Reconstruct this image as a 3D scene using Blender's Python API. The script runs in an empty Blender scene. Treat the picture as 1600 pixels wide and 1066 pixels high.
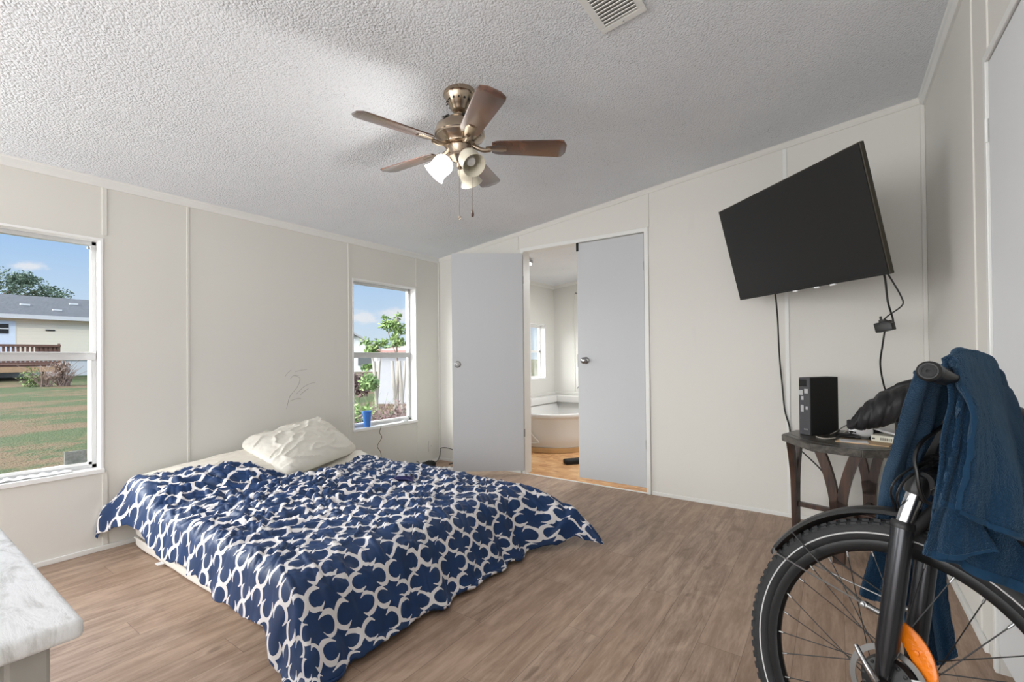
import bpy, bmesh, math, random
import numpy as np
from mathutils import Vector, Matrix
random.seed(7)
PI = math.pi
S = bpy.context.scene
COL = S.collection

# ------------------------------------------------------------------ camera
W_IMG = 1600.0
F_PX = 722.98
YAW, PIT, ROLL = 0.611, 0.0084, -0.0096
fw = Vector((-math.sin(YAW)*math.cos(PIT), math.cos(YAW)*math.cos(PIT), math.sin(PIT)))
r0 = Vector((math.cos(YAW), math.sin(YAW), 0)); u0 = r0.cross(fw)
rr = r0*math.cos(ROLL)+u0*math.sin(ROLL); uu = -r0*math.sin(ROLL)+u0*math.cos(ROLL)
CAM = Vector((3.4535, -3.5823, 1.085))
cd = bpy.data.cameras.new('camera'); cam = bpy.data.objects.new('camera', cd); COL.objects.link(cam)
m = Matrix((rr, uu, -fw)).transposed().to_4x4(); m.translation = CAM
cam.matrix_world = m
cd.sensor_width = 36; cd.lens = F_PX/W_IMG*36; cd.shift_y = 18.4/W_IMG; cd.clip_start = 0.02; cd.clip_end = 500
S.camera = cam
S.view_settings.view_transform = 'Standard'; S.view_settings.look = 'None'
S.view_settings.exposure = 0.0; S.view_settings.gamma = 1.0; S.view_settings.use_curve_mapping = False

# ------------------------------------------------------------------ node helpers
def clear_nodes(nt):
    for n in list(nt.nodes): nt.nodes.remove(n)
class X:
    """tiny expression builder over Math nodes"""
    def __init__(s, nt, sock): s.nt, s.s = nt, sock
    def _op(s, op, *others, clamp=False):
        n = s.nt.nodes.new('ShaderNodeMath'); n.operation = op; n.use_clamp = clamp
        for i, o in enumerate((s,)+others):
            if isinstance(o, X): s.nt.links.new(o.s, n.inputs[i])
            else: n.inputs[i].default_value = o
        return X(s.nt, n.outputs[0])
    def __add__(s, o): return s._op('ADD', o)
    def __radd__(s, o): return s._op('ADD', o)
    def __sub__(s, o): return s._op('SUBTRACT', o)
    def __rsub__(s, o): return (s*-1.0)+o
    def __mul__(s, o): return s._op('MULTIPLY', o)
    def __rmul__(s, o): return s._op('MULTIPLY', o)
    def __truediv__(s, o): return s._op('DIVIDE', o)
    def floor(s): return s._op('FLOOR')
    def frac(s): return s-s.floor()
    def abs(s): return s._op('ABSOLUTE')
    def sqrt(s): return s._op('SQRT')
    def gt(s, o): return s._op('GREATER_THAN', o)
    def lt(s, o): return s._op('LESS_THAN', o)
    def mx(s, o): return s._op('MAXIMUM', o)
    def mn(s, o): return s._op('MINIMUM', o)
    def pw(s, o): return s._op('POWER', o)
def smooth(x, a, b):
    n = x.nt.nodes.new('ShaderNodeMapRange'); n.interpolation_type = 'SMOOTHSTEP'
    x.nt.links.new(x.s, n.inputs[0]); n.inputs[1].default_value = a; n.inputs[2].default_value = b
    return X(x.nt, n.outputs[0])
def lin(c): return (c[0], c[1], c[2], 1.0)
def sr(r, g, b):
    f = lambda v: (v/255/12.92) if v/255 <= .04045 else ((v/255+.055)/1.055)**2.4
    return (f(r), f(g), f(b))
def mixc(nt, fac, a, b):
    n = nt.nodes.new('ShaderNodeMix'); n.data_type = 'RGBA'
    if isinstance(fac, X): nt.links.new(fac.s, n.inputs[0])
    else: n.inputs[0].default_value = fac
    for i, v in ((6, a), (7, b)):
        if isinstance(v, tuple): n.inputs[i].default_value = lin(v)
        else: nt.links.new(v, n.inputs[i])
    return n.outputs[2]
def coord(nt, kind='Object'):
    return nt.nodes.new('ShaderNodeTexCoord').outputs[kind]
def mapped(nt, src, scale=(1, 1, 1), rot=(0, 0, 0), loc=(0, 0, 0)):
    n = nt.nodes.new('ShaderNodeMapping'); nt.links.new(src, n.inputs[0])
    n.inputs['Scale'].default_value = scale; n.inputs['Rotation'].default_value = rot; n.inputs['Location'].default_value = loc
    return n.outputs[0]
def noise(nt, vec, scale=5, detail=3, rough=.5, dist=0):
    n = nt.nodes.new('ShaderNodeTexNoise'); nt.links.new(vec, n.inputs['Vector'])
    n.inputs['Scale'].default_value = scale; n.inputs['Detail'].default_value = detail
    n.inputs['Roughness'].default_value = rough; n.inputs['Distortion'].default_value = dist
    return X(nt, n.outputs[0])
def bump(nt, bs, h, strength=.3, dist=.01):
    n = nt.nodes.new('ShaderNodeBump'); n.inputs['Strength'].default_value = strength; n.inputs['Distance'].default_value = dist
    nt.links.new(h.s, n.inputs['Height']); nt.links.new(n.outputs[0], bs.inputs['Normal'])
def new_mat(name):
    mt = bpy.data.materials.new(name); mt.use_nodes = True; nt = mt.node_tree; clear_nodes(nt)
    out = nt.nodes.new('ShaderNodeOutputMaterial'); bs = nt.nodes.new('ShaderNodeBsdfPrincipled')
    nt.links.new(bs.outputs[0], out.inputs[0]); return mt, nt, bs
def M(name, c, rough=.5, metal=0.0, var=.06, vs=8, bmp=0, bs_=60, spec=.5, bd=.004, sheen=0, em=None, es=0):
    mt, nt, bs = new_mat(name)
    v = mapped(nt, coord(nt))
    n1 = noise(nt, v, vs, 4)
    dark = tuple(max(0, k*(1-var*2)) for k in c); lite = tuple(min(1, k*(1+var)) for k in c)
    nt.links.new(mixc(nt, n1, dark, lite), bs.inputs['Base Color'])
    bs.inputs['Roughness'].default_value = rough; bs.inputs['Metallic'].default_value = metal
    bs.inputs['Specular IOR Level'].default_value = spec
    if sheen: bs.inputs['Sheen Weight'].default_value = sheen
    if em: bs.inputs['Emission Color'].default_value = lin(em); bs.inputs['Emission Strength'].default_value = es
    if bmp: bump(nt, bs, noise(nt, v, bs_, 3), bmp, bd)
    return mt

# ------------------------------------------------------------------ world (sky with a few small clouds)
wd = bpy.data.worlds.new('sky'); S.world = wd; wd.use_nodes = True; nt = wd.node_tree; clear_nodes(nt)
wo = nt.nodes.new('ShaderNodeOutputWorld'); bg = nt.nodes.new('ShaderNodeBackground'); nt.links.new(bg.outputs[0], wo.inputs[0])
tc = coord(nt, 'Generated')
sep = nt.nodes.new('ShaderNodeSeparateXYZ'); nt.links.new(tc, sep.inputs[0])
dx, dy, dz = (X(nt, sep.outputs[i]) for i in range(3))
c1 = mixc(nt, smooth(dz, -0.02, .30), sr(216, 232, 246), sr(146, 192, 244))
cn = noise(nt, mapped(nt, tc, (1, 1, 2.2)), 34, 6, .6)
cl = None
for (cx, cy, cz, sh, sv) in [(-0.9788, 0.148, 0.141, .020, .008), (-.9565, .256, .131, .022, .007), (-.787, .600, .083, .032, .013), (-.742, .658, .092, .055, .014)]:
    rx, ry = -cy, cx                                   # horizontal tangent
    hh = (dx*rx+dy*ry-(cx*rx+cy*ry))/sh; vv = (dz-cz)/sv
    d = (hh*hh+vv*vv).sqrt()
    b = smooth(d+(cn-.5)*2.4, 1.25, .35)
    cl = b if cl is None else cl.mx(b)
c1 = mixc(nt, smooth(dz, .30, .75), c1, sr(226, 232, 240))
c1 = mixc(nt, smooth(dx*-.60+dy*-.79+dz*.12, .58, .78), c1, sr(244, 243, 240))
c2 = mixc(nt, cl*.85, c1, sr(240, 240, 246))
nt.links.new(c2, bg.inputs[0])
sky_fill = smooth(dx*-.60+dy*-.79+dz*.12, .62, .97)  # added bright sky lobe outside the view, sends more light indoors
st = smooth(dz, .26, .62)*2.6+1.0+sky_fill*26.0*smooth(dz, -.02, .03)  # overhead sky raised too, to fill the interior
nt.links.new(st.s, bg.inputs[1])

# ------------------------------------------------------------------ sun and added fill lights
def light(name, kind, loc, rot, energy, color=(1, 1, 1), **k):
    l = bpy.data.lights.new(name, kind); l.energy = energy; l.color = color
    for a_, b_ in k.items(): setattr(l, a_, b_)
    o = bpy.data.objects.new(name, l); COL.objects.link(o); o.location = loc; o.rotation_euler = rot; return o
light('sun', 'SUN', (0, 0, 20), (math.radians(22), math.radians(40), 0), 1.0, (1, .97, .92), angle=.02)
# unseen fill lights added behind the camera and in the bathroom to lift brightness
light('rear_fill_light', 'AREA', (2.0, -7.4, 1.25), (math.radians(97), 0, 0), 80, (.97, .985, 1.0), shape='RECTANGLE', size=3.4, size_y=1.9)  # added fill, the back wall has no window
light('bounce_fill_light', 'AREA', (3.0, -6.0, .8), (math.radians(145), 0, 0), 34, (.98, .99, 1.0), shape='RECTANGLE', size=2.6, size_y=1.0)  # added fill aimed upward to bounce off the ceiling, no lamp stands here
light('side_fill_light', 'AREA', (.2, -4.9, 1.35), Vector((.82, .57, .0)).to_track_quat('-Z', 'Y').to_euler(), 60, (.97, .985, 1.0), shape='RECTANGLE', size=1.1, size_y=1.3)  # added fill from the left to brighten the right wall, no window here
light('bath_fill_light', 'AREA', (1.6, 1.3, 2.1), (0, 0, 0), 32, (.97, .985, 1.0), shape='RECTANGLE', size=1.0, size_y=.8)  # added fill below the bathroom ceiling, away from its window

# ------------------------------------------------------------------ mesh helpers
BASE = {}
def link(o, parent=None): COL.objects.link(o); o.parent = parent; return o
def thing(name, loc, label=None, cat=None, group=None, kind=None):
    o = bpy.data.objects.new(name, None); o.empty_display_size = .1; COL.objects.link(o); o.location = loc
    BASE[o.name] = Vector(loc); tag(o, label, cat, group, kind); return o
def tag(o, label=None, cat=None, group=None, kind=None):
    if label: o['label'] = label
    if cat: o['category'] = cat
    if group: o['group'] = group
    if kind: o['kind'] = kind
    return o
def finish(name, me, mat, parent, sm, base):
    if isinstance(mat, (list, tuple)):
        for x in mat: me.materials.append(x)
    else: me.materials.append(mat)
    o = bpy.data.objects.new(name, me)
    if parent is not None: b = BASE[parent.name]
    else: b = Vector(base) if base is not None else Vector((0, 0, 0))
    me.transform(Matrix.Translation(-b))
    COL.objects.link(o)
    if parent is not None: o.parent = parent
    else: o.location = b
    BASE[o.name] = b
    if sm:
        me.polygons.foreach_set('use_smooth', [True]*len(me.polygons))
        if sm != 'all':
            try: me.set_sharp_from_angle(angle=math.radians(38))
            except Exception: pass
    return o
def obj(name, bm, mat, parent=None, sm=True, base=None):
    me = bpy.data.meshes.new(name)
    bmesh.ops.recalc_face_normals(bm, faces=bm.faces)
    bm.to_mesh(me); bm.free()
    if base is None and parent is None:
        cs = np.array([v.co[:] for v in me.vertices]); base = ((cs[:, 0].min()+cs[:, 0].max())/2, (cs[:, 1].min()+cs[:, 1].max())/2, cs[:, 2].min())
    return finish(name, me, mat, parent, sm, base)
def struct(name, bm, mat, parent=None, sm=False):
    o = obj(name, bm, mat, parent, sm)
    if parent is None: o['kind'] = 'structure'
    return o
B = bmesh.new
def box(bm, x0, x1, y0, y1, z0, z1, bev=0, T=None, seg=2, mi=0):
    r = bmesh.ops.create_cube(bm, size=1)
    vs = r['verts']
    for v in vs: v.co = Vector(((x0+x1)/2+v.co.x*(x1-x0), (y0+y1)/2+v.co.y*(y1-y0), (z0+z1)/2+v.co.z*(z1-z0)))
    fs = list({f for v in vs for f in v.link_faces})
    if bev:
        es = list({e for v in vs for e in v.link_edges})
        g = bmesh.ops.bevel(bm, geom=es, offset=bev, segments=seg, affect='EDGES', profile=.6)
        vs = list({v for f in g['faces'] for v in f.verts}|{v for v in vs if v.is_valid})
        fs = list({f for v in vs for f in v.link_faces})
    if mi:
        for f in fs: f.material_index = mi
    if T is not None:
        for v in vs: v.co = T @ v.co
    return vs
def frame_of(d, up=Vector((0, 0, 1))):
    d = d.normalized()
    x = up.cross(d)
    if x.length < 1e-4: x = Vector((1, 0, 0)).cross(d)
    x.normalize(); return x, d.cross(x)
def tube(bm, pts, r, seg=10, caps=True, closed=False, mi=0):
    pts = [Vector(p) for p in pts]; n = len(pts)
    rs = r if isinstance(r, (list, tuple)) else [r]*n
    rings = []; x = None
    for i, p in enumerate(pts):
        a_ = pts[i-1] if (i > 0 or closed) else pts[i]; b_ = pts[(i+1) % n] if (i < n-1 or closed) else pts[i]
        d = (b_-a_).normalized()
        if x is None: x, _ = frame_of(d)
        x = (x-d*x.dot(d)).normalized(); y = d.cross(x)
        rings.append([bm.verts.new(p+(x*math.cos(t)+y*math.sin(t))*rs[i]) for t in (2*PI*k/seg for k in range(seg))])
    for i in range(n if closed else n-1):
        A, C_ = rings[i], rings[(i+1) % n]
        for k in range(seg):
            f = bm.faces.new((A[k], A[(k+1) % seg], C_[(k+1) % seg], C_[k])); f.material_index = mi
    if caps and not closed:
        bm.faces.new(rings[0][::-1]); bm.faces.new(rings[-1])
def spline(pts, n=8):
    P = [Vector(p) for p in pts]; out = []
    for i in range(len(P)-1):
        p0 = P[max(i-1, 0)]; p1 = P[i]; p2 = P[i+1]; p3 = P[min(i+2, len(P)-1)]
        for k in range(n):
            t = k/n
            out.append(.5*((2*p1)+(-p0+p2)*t+(2*p0-5*p1+4*p2-p3)*t*t+(-p0+3*p1-3*p2+p3)*t**3))
    out.append(P[-1]); return out
def lathe(bm, prof, T=None, seg=32, cap=False, mi=0):
    """prof: list of (radius, height) around local z"""
    rings = []
    for r_, h in prof:
        ring = []
        for k in range(seg):
            t = 2*PI*k/seg; v = Vector((r_*math.cos(t), r_*math.sin(t), h)); ring.append(bm.verts.new(T @ v if T else v))
        rings.append(ring)
    for A, C_ in zip(rings, rings[1:]):
        for k in range(seg):
            f = bm.faces.new((A[k], A[(k+1) % seg], C_[(k+1) % seg], C_[k])); f.material_index = mi
    if cap:
        bm.faces.new(rings[0][::-1]); bm.faces.new(rings[-1])
def axisT(o, d, up=Vector((0, 0, 1))):
    x, y = frame_of(Vector(d), up); m_ = Matrix((x, y, Vector(d).normalized())).transposed().to_4x4(); m_.translation = Vector(o); return m_
def grid_mesh(name, Pts, mat, parent=None, uv=None, thick=0, base=None, off=1):
    """Pts: (n,m,3) array"""
    n, m_, _ = Pts.shape
    me = bpy.data.meshes.new(name)
    idx = np.arange(n*m_).reshape(n, m_)
    q = np.stack([idx[:-1, :-1], idx[1:, :-1], idx[1:, 1:], idx[:-1, 1:]], -1).reshape(-1, 4)
    me.vertices.add(n*m_); me.vertices.foreach_set('co', Pts.reshape(-1).astype(np.float32))
    me.loops.add(q.size); me.loops.foreach_set('vertex_index', q.reshape(-1).astype(np.int32))
    me.polygons.add(len(q)); me.polygons.foreach_set('loop_start', np.arange(0, q.size, 4, dtype=np.int32))
    me.polygons.foreach_set('loop_total', np.full(len(q), 4, dtype=np.int32))
    me.update(calc_edges=True)
    if uv is not None:
        l = me.uv_layers.new(name='UVMap'); l.data.foreach_set('uv', uv.reshape(-1, 2)[q.reshape(-1)].reshape(-1).astype(np.float32))
    if base is None and parent is None:
        f = Pts.reshape(-1, 3); base = ((f[:, 0].min()+f[:, 0].max())/2, (f[:, 1].min()+f[:, 1].max())/2, f[:, 2].min())
    o = finish(name, me, mat, parent, 'all', base)
    if thick:
        s = o.modifiers.new('thickness', 'SOLIDIFY'); s.thickness = thick; s.offset = off
    return o
# gradient noise for cloth
_rng = np.random.RandomState(3)
_perm = np.concatenate([_rng.permutation(256)]*3); _ga = _rng.rand(256)*2*np.pi
def pn(x, y):
    xi = np.floor(x).astype(int); yi = np.floor(y).astype(int); xf = x-xi; yf = y-yi
    def g(ix, iy, fx, fy):
        h = _perm[_perm[ix % 256]+(iy % 256)]; return np.cos(_ga[h])*fx+np.sin(_ga[h])*fy
    u_ = xf**3*(xf*(xf*6-15)+10); v_ = yf**3*(yf*(yf*6-15)+10)
    a_ = g(xi, yi, xf, yf); b_ = g(xi+1, yi, xf-1, yf); c_ = g(xi, yi+1, xf, yf-1); d_ = g(xi+1, yi+1, xf-1, yf-1)
    return ((a_*(1-u_)+b_*u_)*(1-v_)+(c_*(1-u_)+d_*u_)*v_)*1.5
def ss(x, a, b):
    t = np.clip((x-a)/(b-a), 0, 1); return t*t*(3-2*t)
def resample(ctrl, n, m_):
    """Catmull-Rom resample of a control grid (rows, cols, 3)"""
    def one(A, k):
        A = np.asarray(A, float); L = len(A); t = np.linspace(0, L-1-1e-9, k); i = t.astype(int); f = (t-i)
        p0 = A[np.maximum(i-1, 0)]; p1 = A[i]; p2 = A[i+1]; p3 = A[np.minimum(i+2, L-1)]
        f = f.reshape((-1,)+(1,)*(A.ndim-1))
        return .5*(2*p1+(-p0+p2)*f+(2*p0-5*p1+4*p2-p3)*f**2+(-p0+3*p1-3*p2+p3)*f**3)
    A = one(ctrl, n); return np.swapaxes(one(np.swapaxes(A, 0, 1), m_), 0, 1)
def normals(P):
    du = np.gradient(P, axis=0); dv = np.gradient(P, axis=1); n_ = np.cross(du, dv)
    return n_/(np.linalg.norm(n_, axis=-1, keepdims=True)+1e-9)

# ------------------------------------------------------------------ materials
def wall_mat(name, c, streak=0):
    mt, nt, bs = new_mat(name); v = coord(nt)
    n1 = noise(nt, v, 1.3, 4); n2 = noise(nt, mapped(nt, v, (1, 1, .3)), 9, 5)
    s = smooth(n2, .66, .80)*.20
    base = mixc(nt, n1, tuple(k*.955 for k in c), c)
    nt.links.new(mixc(nt, s, base, tuple(k*.86 for k in c)), bs.inputs['Base Color'])
    bs.inputs['Roughness'].default_value = .62; bs.inputs['Specular IOR Level'].default_value = .25
    if streak: bump(nt, bs, noise(nt, mapped(nt, v, (90, 90, 2.5)), 1, 3), .25, .002)
    else: bump(nt, bs, noise(nt, v, 160, 2), .06, .002)
    return mt
m_wall = wall_mat('painted_wall_panel', sr(226, 224, 218))
m_wallb = wall_mat('bath_wall_panel', sr(228, 227, 222))
m_trim = M('white_trim_paint', sr(233, 233, 230), .42, var=.02)
m_frame = M('window_casing_white', sr(244, 244, 243), .4, var=.015)
m_door = wall_mat('grey_door_paint', sr(203, 205, 208), 1)
m_door2 = wall_mat('white_closet_door', sr(226, 228, 230), 1)
def ceil_mat():
    mt, nt, bs = new_mat('popcorn_ceiling'); v = coord(nt)
    n1 = noise(nt, v, 80, 4, .62, .6); n2 = noise(nt, v, 24, 3); n3 = noise(nt, v, 3, 3)
    vo = nt.nodes.new('ShaderNodeTexVoronoi'); nt.links.new(v, vo.inputs['Vector']); vo.inputs['Scale'].default_value = 105
    vd = X(nt, vo.outputs['Distance'])
    h = n1*.9+(1-vd)*.55+n2*.3
    spk = smooth(n1*.75+n3*.25, .40, .31)
    base = mixc(nt, n3, sr(232, 235, 240), sr(240, 243, 247))
    nt.links.new(mixc(nt, spk*.40, base, sr(128, 126, 122)), bs.inputs['Base Color'])
    bs.inputs['Roughness'].default_value = .9; bs.inputs['Specular IOR Level'].default_value = .1
    bump(nt, bs, h, 1.0, .0075); return mt
m_ceil = ceil_mat()
def floor_mat():
    mt, nt, bs = new_mat('wood_plank_floor'); v = coord(nt)
    sp = nt.nodes.new('ShaderNodeSeparateXYZ'); nt.links.new(v, sp.inputs[0]); x = X(nt, sp.outputs[0]); y = X(nt, sp.outputs[1])
    PW, PL = .152, 1.22
    xi = (x/PW).floor()
    sh = (xi*.618034).frac()*PL
    yj = ((y+sh)/PL); yi = yj.floor()
    cmb = nt.nodes.new('ShaderNodeCombineXYZ'); nt.links.new(xi.s, cmb.inputs[0]); nt.links.new(yi.s, cmb.inputs[1])
    wn = nt.nodes.new('ShaderNodeTexWhiteNoise'); nt.links.new(cmb.outputs[0], wn.inputs['Vector']); rnd = X(nt, wn.outputs['Value'])
    va = nt.nodes.new('ShaderNodeVectorMath'); va.operation = 'ADD'; nt.links.new(v, va.inputs[0])
    vm = nt.nodes.new('ShaderNodeVectorMath'); vm.operation = 'SCALE'; nt.links.new(wn.outputs['Color'], vm.inputs[0]); vm.inputs['Scale'].default_value = 9
    nt.links.new(vm.outputs[0], va.inputs[1])
    g1 = noise(nt, mapped(nt, va.outputs[0], (22, 2.2, 1)), 1.0, 8, .68, .8)
    g2 = noise(nt, mapped(nt, va.outputs[0], (150, 14, 1)), 1.0, 4, .7)
    g3 = noise(nt, mapped(nt, va.outputs[0], (9, 3.0, 1)), 1.0, 4, .65, 1.6)
    g = g1*.52+g2*.22+g3*.26
    c1 = mixc(nt, smooth(g, .34, .66), sr(124, 100, 84), sr(192, 167, 147))
    c2 = mixc(nt, rnd*.42, c1, sr(166, 138, 116))
    knot = smooth(noise(nt, mapped(nt, va.outputs[0], (14, 5, 1)), 1.0, 2, .5), .70, .78)
    c3 = mixc(nt, knot*.5, c2, sr(92, 74, 62))
    ex = ((x/PW).frac()-.5).abs(); ey = (yj.frac()-.5).abs()
    seam = ex.gt(.5-.0011/PW).mx(ey.gt(.5-.0011/PL))
    nt.links.new(mixc(nt, seam*.55, c3, sr(84, 68, 58)), bs.inputs['Base Color'])
    nt.links.new((g*.25+.33).s, bs.inputs['Roughness']); bs.inputs['Specular IOR Level'].default_value = .42
    bump(nt, bs, g-seam*.6, .22, .002); return mt
m_floor = floor_mat()
def osb_mat():
    mt, nt, bs = new_mat('osb_subfloor'); v = coord(nt)
    vo = nt.nodes.new('ShaderNodeTexVoronoi'); nt.links.new(mapped(nt, v, (10, 26, 1), (0, 0, .6)), vo.inputs['Vector']); vo.inputs['Scale'].default_value = 1.2
    c1 = mixc(nt, X(nt, vo.outputs['Color']), sr(214, 168, 116), sr(168, 118, 74))
    c2 = mixc(nt, smooth(noise(nt, v, 4, 5), .45, .65)*.5, c1, sr(226, 190, 146))
    nt.links.new(c2, bs.inputs['Base Color']); bs.inputs['Roughness'].default_value = .7; return mt
m_osb = osb_mat()
m_pine = M('bare_pine', sr(206, 168, 120), .6, var=.12)
m_alu = M('aluminium_frame', sr(205, 206, 207), .4, .0, var=.03)
m_tub = M('white_acrylic_tub', sr(226, 225, 222), .22, var=.01)
m_nickel = M('brushed_nickel', sr(176, 160, 142), .25, 1.0, var=.08)
m_chrome = M('chrome', sr(176, 176, 178), .24, 1.0, var=.03)
m_steel = M('satin_steel', sr(150, 150, 150), .34, 1.0, var=.05)
m_black = M('black_plastic', sr(22, 22, 23), .42, var=.1)
m_blackm = M('black_matte', sr(16, 16, 17), .75, var=.1)
m_cable = M('black_cable', sr(30, 29, 28), .5)
m_grey = M('grey_cable', sr(120, 116, 108), .5)
m_white = M('white_plastic', sr(236, 236, 238), .35, var=.02)
m_screen = M('television_screen', sr(33, 33, 34), .33, var=.01, spec=.35)
m_bezel = M('television_frame', sr(70, 66, 58), .35, .6)
def wood_mat(name, d, l, sc=(3, 60, 60), rough=.35):
    mt, nt, bs = new_mat(name); v = coord(nt)
    n1 = noise(nt, mapped(nt, v, sc), 1, 5, .6, .6)
    nt.links.new(mixc(nt, smooth(n1, .3, .7), d, l), bs.inputs['Base Color']); bs.inputs['Roughness'].default_value = rough
    if name == 'walnut_blade': bs.inputs['Coat Weight'].default_value = 1.0; bs.inputs['Coat Roughness'].default_value = .22; bs.inputs['Coat IOR'].default_value = 1.9
    bump(nt, bs, n1, .1, .001); return mt
m_dark = wood_mat('espresso_wood', sr(38, 27, 22), sr(76, 52, 40), (40, 40, 3), .38)
m_top = wood_mat('worn_table_top', sr(44, 41, 38), sr(92, 87, 80), (30, 5, 30), .3)
m_blade = wood_mat('walnut_blade', sr(66, 40, 28), sr(112, 72, 50), (9, 9, 9), .25)
m_rubber = M('tyre_rubber', sr(34, 35, 37), .7, var=.12, vs=30, bmp=.2, bs_=200)
m_rim = M('black_rim', sr(24, 24, 25), .35, .4)
m_strip = M('reflective_strip', sr(206, 206, 206), .4)
m_fork = M('graphite_paint', sr(64, 65, 68), .26, .7, var=.03)
m_orange = M('orange_reflector', sr(246, 132, 22), .22, var=.08, vs=50, bmp=.3, bs_=120)
m_puffer = M('black_puffer_fabric', sr(25, 25, 29), .55, var=.1, bmp=.25, bs_=30)
m_sheet = M('cream_sheet', sr(238, 232, 220), .85, var=.03, bmp=.12, bs_=220, sheen=.1)
m_case = M('cream_pillowcase', sr(238, 234, 224), .85, var=.05, vs=6, bmp=.25, bs_=16, bd=.012, sheen=.1)
m_matt = M('white_mattress_ticking', sr(222, 217, 209), .85, var=.03, bmp=.15, bs_=120)
def cup_mat():
    mt, nt, bs = new_mat('blue_translucent_plastic')
    n1 = noise(nt, coord(nt), 30, 2); nt.links.new(mixc(nt, n1, sr(60, 130, 226), sr(96, 160, 240)), bs.inputs['Base Color'])
    bs.inputs['Roughness'].default_value = .3; bs.inputs['Transmission Weight'].default_value = .25
    bs.inputs['Emission Strength'].default_value = 0; return mt
m_cup = cup_mat()
def glass_mat():
    mt = bpy.data.materials.new('window_glass'); mt.use_nodes = True; nt = mt.node_tree; clear_nodes(nt)
    out = nt.nodes.new('ShaderNodeOutputMaterial'); mx = nt.nodes.new('ShaderNodeMixShader')
    tr = nt.nodes.new('ShaderNodeBsdfTransparent'); gl = nt.nodes.new('ShaderNodeBsdfGlossy'); gl.inputs['Roughness'].default_value = .02
    tr.inputs[0].default_value = (.97, .98, .975, 1)
    fr = nt.nodes.new('ShaderNodeFresnel'); fr.inputs[0].default_value = 1.3
    sm_ = smooth(noise(nt, mapped(nt, coord(nt)), 3, 4), .5, .8)*.012+X(nt, fr.outputs[0])*.35
    nt.links.new(sm_.s, mx.inputs[0]); nt.links.new(tr.outputs[0], mx.inputs[1]); nt.links.new(gl.outputs[0], mx.inputs[2])
    nt.links.new(mx.outputs[0], out.inputs[0]); return mt
m_glass = glass_mat()
def duvet_mat():
    mt, nt, bs = new_mat('navy_trellis_duvet'); uv = coord(nt, 'UV')
    sp = nt.nodes.new('ShaderNodeSeparateXYZ'); nt.links.new(uv, sp.inputs[0]); x = X(nt, sp.outputs[0]); y = X(nt, sp.outputs[1])
    R_, cx_, cy_, w_ = .3265, .21, .25, .064
    def fam(b, a_):
        a_ = a_-(a_+.5).floor()
        s = b.gt(.5); bb = b*(1-s*2)+s; aa = a_*(1-s*2)
        dx_ = bb-cx_; dy_ = aa-cy_
        d = ((dx_*dx_+dy_*dy_).sqrt()-R_).abs()
        return d.lt(w_)*aa.lt(cy_-.03)
    A = fam(x.frac(), y); Bm = fam((y*-1.0).frac(), x*-1.0)
    mask = A.mx(Bm)
    n1 = noise(nt, coord(nt), 14, 3)
    blue = mixc(nt, n1, sr(2, 34, 68), sr(5, 55, 108))
    nt.links.new(mixc(nt, mask, blue, sr(226, 222, 222)), bs.inputs['Base Color'])
    bs.inputs['Roughness'].default_value = .5; bs.inputs['Specular IOR Level'].default_value = .45
    bs.inputs['Sheen Weight'].default_value = .08; bs.inputs['Sheen Roughness'].default_value = .3
    bump(nt, bs, noise(nt, uv, 130, 2), .08, .002); return mt
m_duvet = duvet_mat()
def towel_mat(name, dark, lite, bs_=330, st=.9):
    mt, nt, bs = new_mat(name); v = coord(nt)
    n1 = noise(nt, v, bs_, 2, .7); n2 = noise(nt, v, 9, 3)
    nt.links.new(mixc(nt, n1*.5+n2*.5, dark, lite), bs.inputs['Base Color'])
    bs.inputs['Roughness'].default_value = .95; bs.inputs['Sheen Weight'].default_value = .3; bs.inputs['Sheen Roughness'].default_value = .5
    bs.inputs['Sheen Tint'].default_value = (.4, .6, .8, 1); bs.inputs['Specular IOR Level'].default_value = .1
    bump(nt, bs, n1, st, .006); return mt
m_towel = towel_mat('navy_terry', sr(7, 25, 43), sr(29, 64, 94))
m_band = towel_mat('towel_flat_band', sr(18, 42, 64), sr(32, 62, 88), 120, .15)

# ------------------------------------------------------------------ room shell
WX = 3.893
def cz(x): return 2.13+.115*x
YB = -7.6
bm = B(); box(bm, -.12, WX+.12, YB, 0.02, -.06, 0); struct('floor', bm, m_floor)
bm = B()
v = [bm.verts.new(c) for c in [(-.12, YB, cz(-.12)), (WX+.12, YB, cz(WX+.12)), (WX+.12, .05, cz(WX+.12)), (-.12, .05, cz(-.12)), (-.12, YB, cz(-.12)+.3), (WX+.12, YB, cz(WX+.12)+.3), (WX+.12, .05, cz(WX+.12)+.3), (-.12, .05, cz(-.12)+.3)]]
for f in [(0, 1, 2, 3), (4, 7, 6, 5), (0, 4, 5, 1), (1, 5, 6, 2), (2, 6, 7, 3), (3, 7, 4, 0)]: bm.faces.new([v[i] for i in f])
struct('ceiling', bm, m_ceil)
W1 = (-3.64, -2.752, .457, 1.787); W2 = (-1.077, -.3275, .452, 1.787)
BW = (1.786, 2.19, .77, 1.546)      # bath window on the same wall
def wall_holes(bm, x0, x1, y0, y1, z0, z1, holes):
    ys = [y0]
    for h in holes:
        box(bm, x0, x1, ys[-1], h[0], z0, z1); box(bm, x0, x1, h[0], h[1], z0, h[2]); box(bm, x0, x1, h[0], h[1], h[3], z1); ys.append(h[1])
    box(bm, x0, x1, ys[-1], y1, z0, z1)
bm = B(); wall_holes(bm, -.12, 0, YB, .05, -.2, 2.13, [W1, W2]); wl = struct('wall_left', bm, m_wall)
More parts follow.
